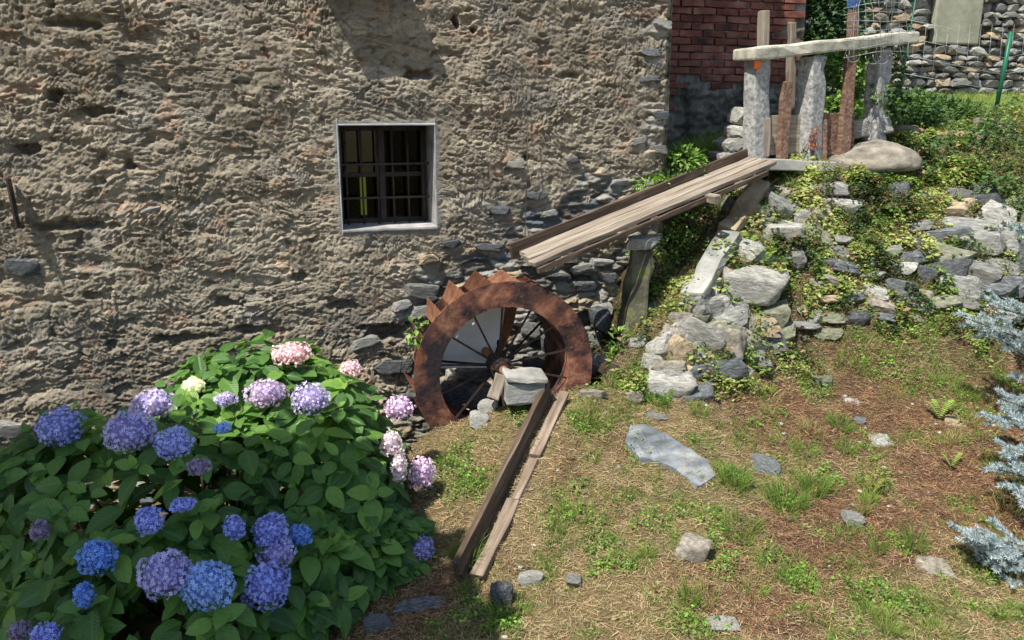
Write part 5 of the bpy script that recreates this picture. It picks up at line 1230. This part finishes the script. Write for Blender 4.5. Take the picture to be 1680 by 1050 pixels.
# keep leaves off the flower heads
ok = np.ones(len(LP), bool)
for q, r_ in head_pos:
    mid_ = LP+LT*.5*LL[:, None]; toward = unit((CAM-q)[None])[0]; rel = mid_-q; al = rel@toward; rad = np.linalg.norm(rel-al[:, None]*toward, axis=1)
    ok &= ~((rad < r_*1.0) & (al > -.03) & (al < .5))
LP, LT, LN, LL, LC = LP[ok], LT[ok], LN[ok], LL[ok], LC[ok]
N = len(LP); cc = lerp_cols(HLC, np.clip(LC*.62+.12+.3*fbm(LP[:, 0]*3, LP[:, 2]*3, 260, 2), 0, 1))
# the ones that show largest: outermost, facing the camera
tow = unit(CAM-LP); bd = bush_depth(LP); dist = np.linalg.norm(CAM-LP, axis=1); nu = unit(LN)
score = np.abs((nu*tow).sum(1))*LL/dist*ss(.85, 1.02, bd)*((LP-EC[0])@np.array([0, -1, .6]) > -.4)*in_view(LP[:, 0], LP[:, 1], LP[:, 2], 10)
order = np.argsort(-score); big = order[:298]; rest = order[298:]
LMS = []
for k in range(10):
    v, f, u_ = leaf_template(6, .56+.02*(k % 4), .08+.02*(k % 3), .12+.06*(k % 4)); v = v.copy(); v[:, 2] += .02*np.sin(v[:, 0]*9+k)*np.abs(v[:, 1])*2
    LMS.append(npmesh('hydrangea_leaf', v, f, 'hleaf', np.tile(lerp_cols(HLC, np.array([.25+.07*k]))[0], (len(v), 1)), smooth=True, uv=u_))
BX, BY, BZ = frame_from(LN, LT)
for i in big:
    L = LL[i]; Mx = Matrix(((BX[i, 0]*L, BY[i, 0]*L, BZ[i, 0]*L, LP[i, 0]), (BX[i, 1]*L, BY[i, 1]*L, BZ[i, 1]*L, LP[i, 1]), (BX[i, 2]*L, BY[i, 2]*L, BZ[i, 2]*L, LP[i, 2]), (0, 0, 0, 1)))
    put('leaf', LMS[min(9, int(max(0, LC[i])*9.9))], hyd, Mx)
V, Fc = scatter(hv1, hf1, BX[rest]*LL[rest, None], BY[rest]*LL[rest, None], BZ[rest]*LL[rest, None], LP[rest])
fo = put('foliage', npmesh('foliage', V, Fc, 'hleaf', np.repeat(cc[rest], len(hv1), 0), smooth=True, uv=np.tile(hu1, (len(rest), 1))), hyd); fo['kind'] = 'stuff'
for i in range(46):
    j = rnd.randrange(NS); e = SP[j]; b_ = np.array([e[0]*.5-.15, -1.3+(e[1]+1.3)*.35, -.12]); b_[2] = G(b_[0], b_[1])-.02
    mid_ = (b_+e)/2+np.array([(e[0]-b_[0])*.1, (e[1]-b_[1])*.1, .05])
    tube('stem', [tuple(b_), tuple(mid_), tuple(e)], .006, 'bark', hyd, res=5, radii=[.009, .007, .004])

# ------------------------------------------------------------------ blue spruce reaching in from the right
spr = thing('blue_spruce', 'blue spruce whose pale blue-grey branches reach in along the right edge', 'tree', (4.35, -2.2, float(G(4.35, -2.2))))
SB = Vector((4.35, -2.2, float(G(4.35, -2.2))))
tube('trunk', [SB-Vector((0, 0, .1)), SB+Vector((0, 0, 1.2)), SB+Vector((.02, 0, 2.6))], .06, 'bark', spr, res=10, radii=[.075, .055, .02])
def bough(tip, start, seed, fan=.5, nt=9, dens=1350):
    r = random.Random(seed); a = Vector(start); b = Vector(tip); ax = (b-a); L = ax.length; ax.normalize()
    side = ax.cross(Vector((0, 0, 1))).normalized(); segs = [(a, a.lerp(b, .5)+Vector((0, 0, -.02)), .010), (a.lerp(b, .5)+Vector((0, 0, -.02)), b, .006)]
    for k in range(nt):
        t = .35+.6*k/nt; o = a.lerp(b, t); sg = 1 if k % 2 else -1; l2 = L*.34*(1.25-t)*r.uniform(.7, 1.1)+.05
        d2 = (ax*.8+side*sg*fan*r.uniform(.8, 1.3)+Vector((0, 0, r.uniform(-.25, .45)))).normalized(); e = o+d2*l2; segs.append((o, e, .004))
        for j in range(3):
            o2 = o.lerp(e, .35+.25*j); d3 = (d2+side*(1 if j % 2 else -1)*.7+Vector((0, 0, r.uniform(-.3, .4)))).normalized(); segs.append((o2, o2+d3*l2*.38, .003))
    bo = tube('bough', [a, a.lerp(b, .5)+Vector((0, 0, -.02)), b], .01, 'bark', spr, res=6, radii=[.016, .010, .004])
    P_, T_, N_ = [], [], []
    for (s, e, _) in segs:
        l = (e-s).length; n = int(l*dens); d = np.array((e-s).normalized()); s_ = np.array(s)
        t = rng.random(n); rn = unit(np.cross(unit(rng.normal(0, 1, (n, 3))), d)); P_.append(s_+d*(t*l)[:, None]); T_.append(rn*.85+d*.75+np.array([0, 0, .22])); N_.append(rng.normal(0, 1, (n, 3)))
    P_ = np.concatenate(P_); T_ = np.concatenate(T_); N_ = np.concatenate(N_); n = len(P_)
    bx, by, bz = frame_from(N_, T_); L_ = rng.uniform(.017, .028, n)
    tv_ = np.array([(0, -.5, 0), (0, .5, 0), (.7, .35, 0), (1, 0, 0), (.7, -.35, 0)]); tf_ = np.array([(0, 1, 2, 4), (4, 2, 3, 3)])
    V, Fc = scatter(tv_[:, :], np.array([(0, 1, 2), (0, 2, 4), (4, 2, 3)]), bx*L_[:, None], by*.0028, bz, P_)
    cc = lerp_cols([(.19, .24, .26), (.42, .50, .53), (.68, .76, .79)], rng.random(n))
    nm = put('needles', npmesh('needles', V, Fc, 'spruce', np.repeat(cc, 5, 0)), bo); nm['kind'] = 'stuff'
for (px, py, Y, st_px, st_py, sd, nt) in [(1572,525,-1.55,1800,590,1,12),(1600,500,-1.5,1800,540,2,10),(1622,560,-1.6,1790,640,9,10),(1645,378,-1.4,1790,430,3,9),(1630,690,-2.05,1800,720,4,10),(1655,620,-1.7,1800,660,5,8),(1634,770,-2.25,1800,800,6,9),(1580,882,-2.5,1790,930,7,13),(1600,905,-2.52,1790,970,8,10),(1650,830,-2.0,1800,860,10,7),(1640,655,-1.95,1800,700,11,9),(1650,735,-2.2,1800,770,12,8),(1615,925,-2.55,1790,1000,13,8),(1660,810,-2.35,1800,830,14,6)]:
    tpv = pos(px+(22 if py < 650 else 4), py, Y); stv = pos(st_px, st_py, Y-.15); bough(tpv, stv, sd, nt=nt)
for i in range(34):                                      # boughs out of the picture
    a = i*2.4; z = .35+i*.065; rr = .95-.022*i; s = SB+Vector((0, 0, z)); e = s+Vector((math.cos(a)*rr, math.sin(a)*rr, -.12))
    d_e = np.array(e)-CAM; pxe = 840+FPX*(d_e@cr)/(d_e@cf)
    if pxe > 1740: bough(e, s, 40+i, nt=7, dens=520)

# ------------------------------------------------------------------ unseen tree added left of the view, crown shaped to shade the bush
def shade_tree(base, crown, n, lab):
    t = thing('shading_tree', lab, 'tree', tuple(base))
    c0 = np.array(crown[0][0]); tube('trunk', [tuple(base), tuple(np.array(base)*.4+c0*.6+np.array([.1, 0, -.3])), tuple(c0)], .12, 'bark', t, res=10, radii=[.14, .10, .05])
    for c, r in crown:
        tube('limb', [tuple(c0-np.array([0, 0, .5])), tuple((c0+np.array(c))/2), tuple(c)], .04, 'bark', t, res=6, radii=[.05, .035, .015])
    vol = np.array([r[0]*r[1]*r[2] for _, r in crown]); k = rng.choice(len(crown), n, p=vol/vol.sum())
    C_ = np.array([c for c, _ in crown])[k]; R_ = np.array([r for _, r in crown])[k]
    d = unit(rng.normal(0, 1, (n, 3)))*(rng.random((n, 1))**.4); P = C_+d*R_
    leafcloud('crown', P, rng.normal(0, .6, (n, 3))+np.array([0, 0, 1.]), rng.uniform(.09, .17, n), lerp_cols(GRN, rng.random(n)), parent=t, wide=1.1)
def up_sun(p, t): return tuple(np.array(p)+np.array(SUN)*t)
CR = [ (up_sun((-1.15, -1.5, .3), 4.2), (.75, .8, .5)), (up_sun((-.45, -2.0, .3), 4.2), (.75, .7, .5)), (up_sun((-.9, -2.6, .2), 4.0), (.9, .8, .5)), (up_sun((.05, -2.0, .2), 4.3), (.42, .5, .4)), (up_sun((-.1, -2.6, .1), 4.2), (.65, .6, .4)), (up_sun((-1.75, -.9, .1), 4.4), (.55, .8, .4)), (up_sun((-.05, -1.72, .35), 4.3), (.30, .30, .3))]
CR += [(up_sun((.50, -1.62, .05), 4.3), (.24, .30, .25)), (up_sun((.50, -2.15, 0), 4.2), (.34, .40, .3)), (up_sun((.30, -1.35, .10), 4.3), (.10, .15, .12))]
shade_tree((-3.6, -3.4, float(G(-3.6, -3.4))), CR, 19000, 'unseen leafy tree added outside the left edge to shade the hydrangea')
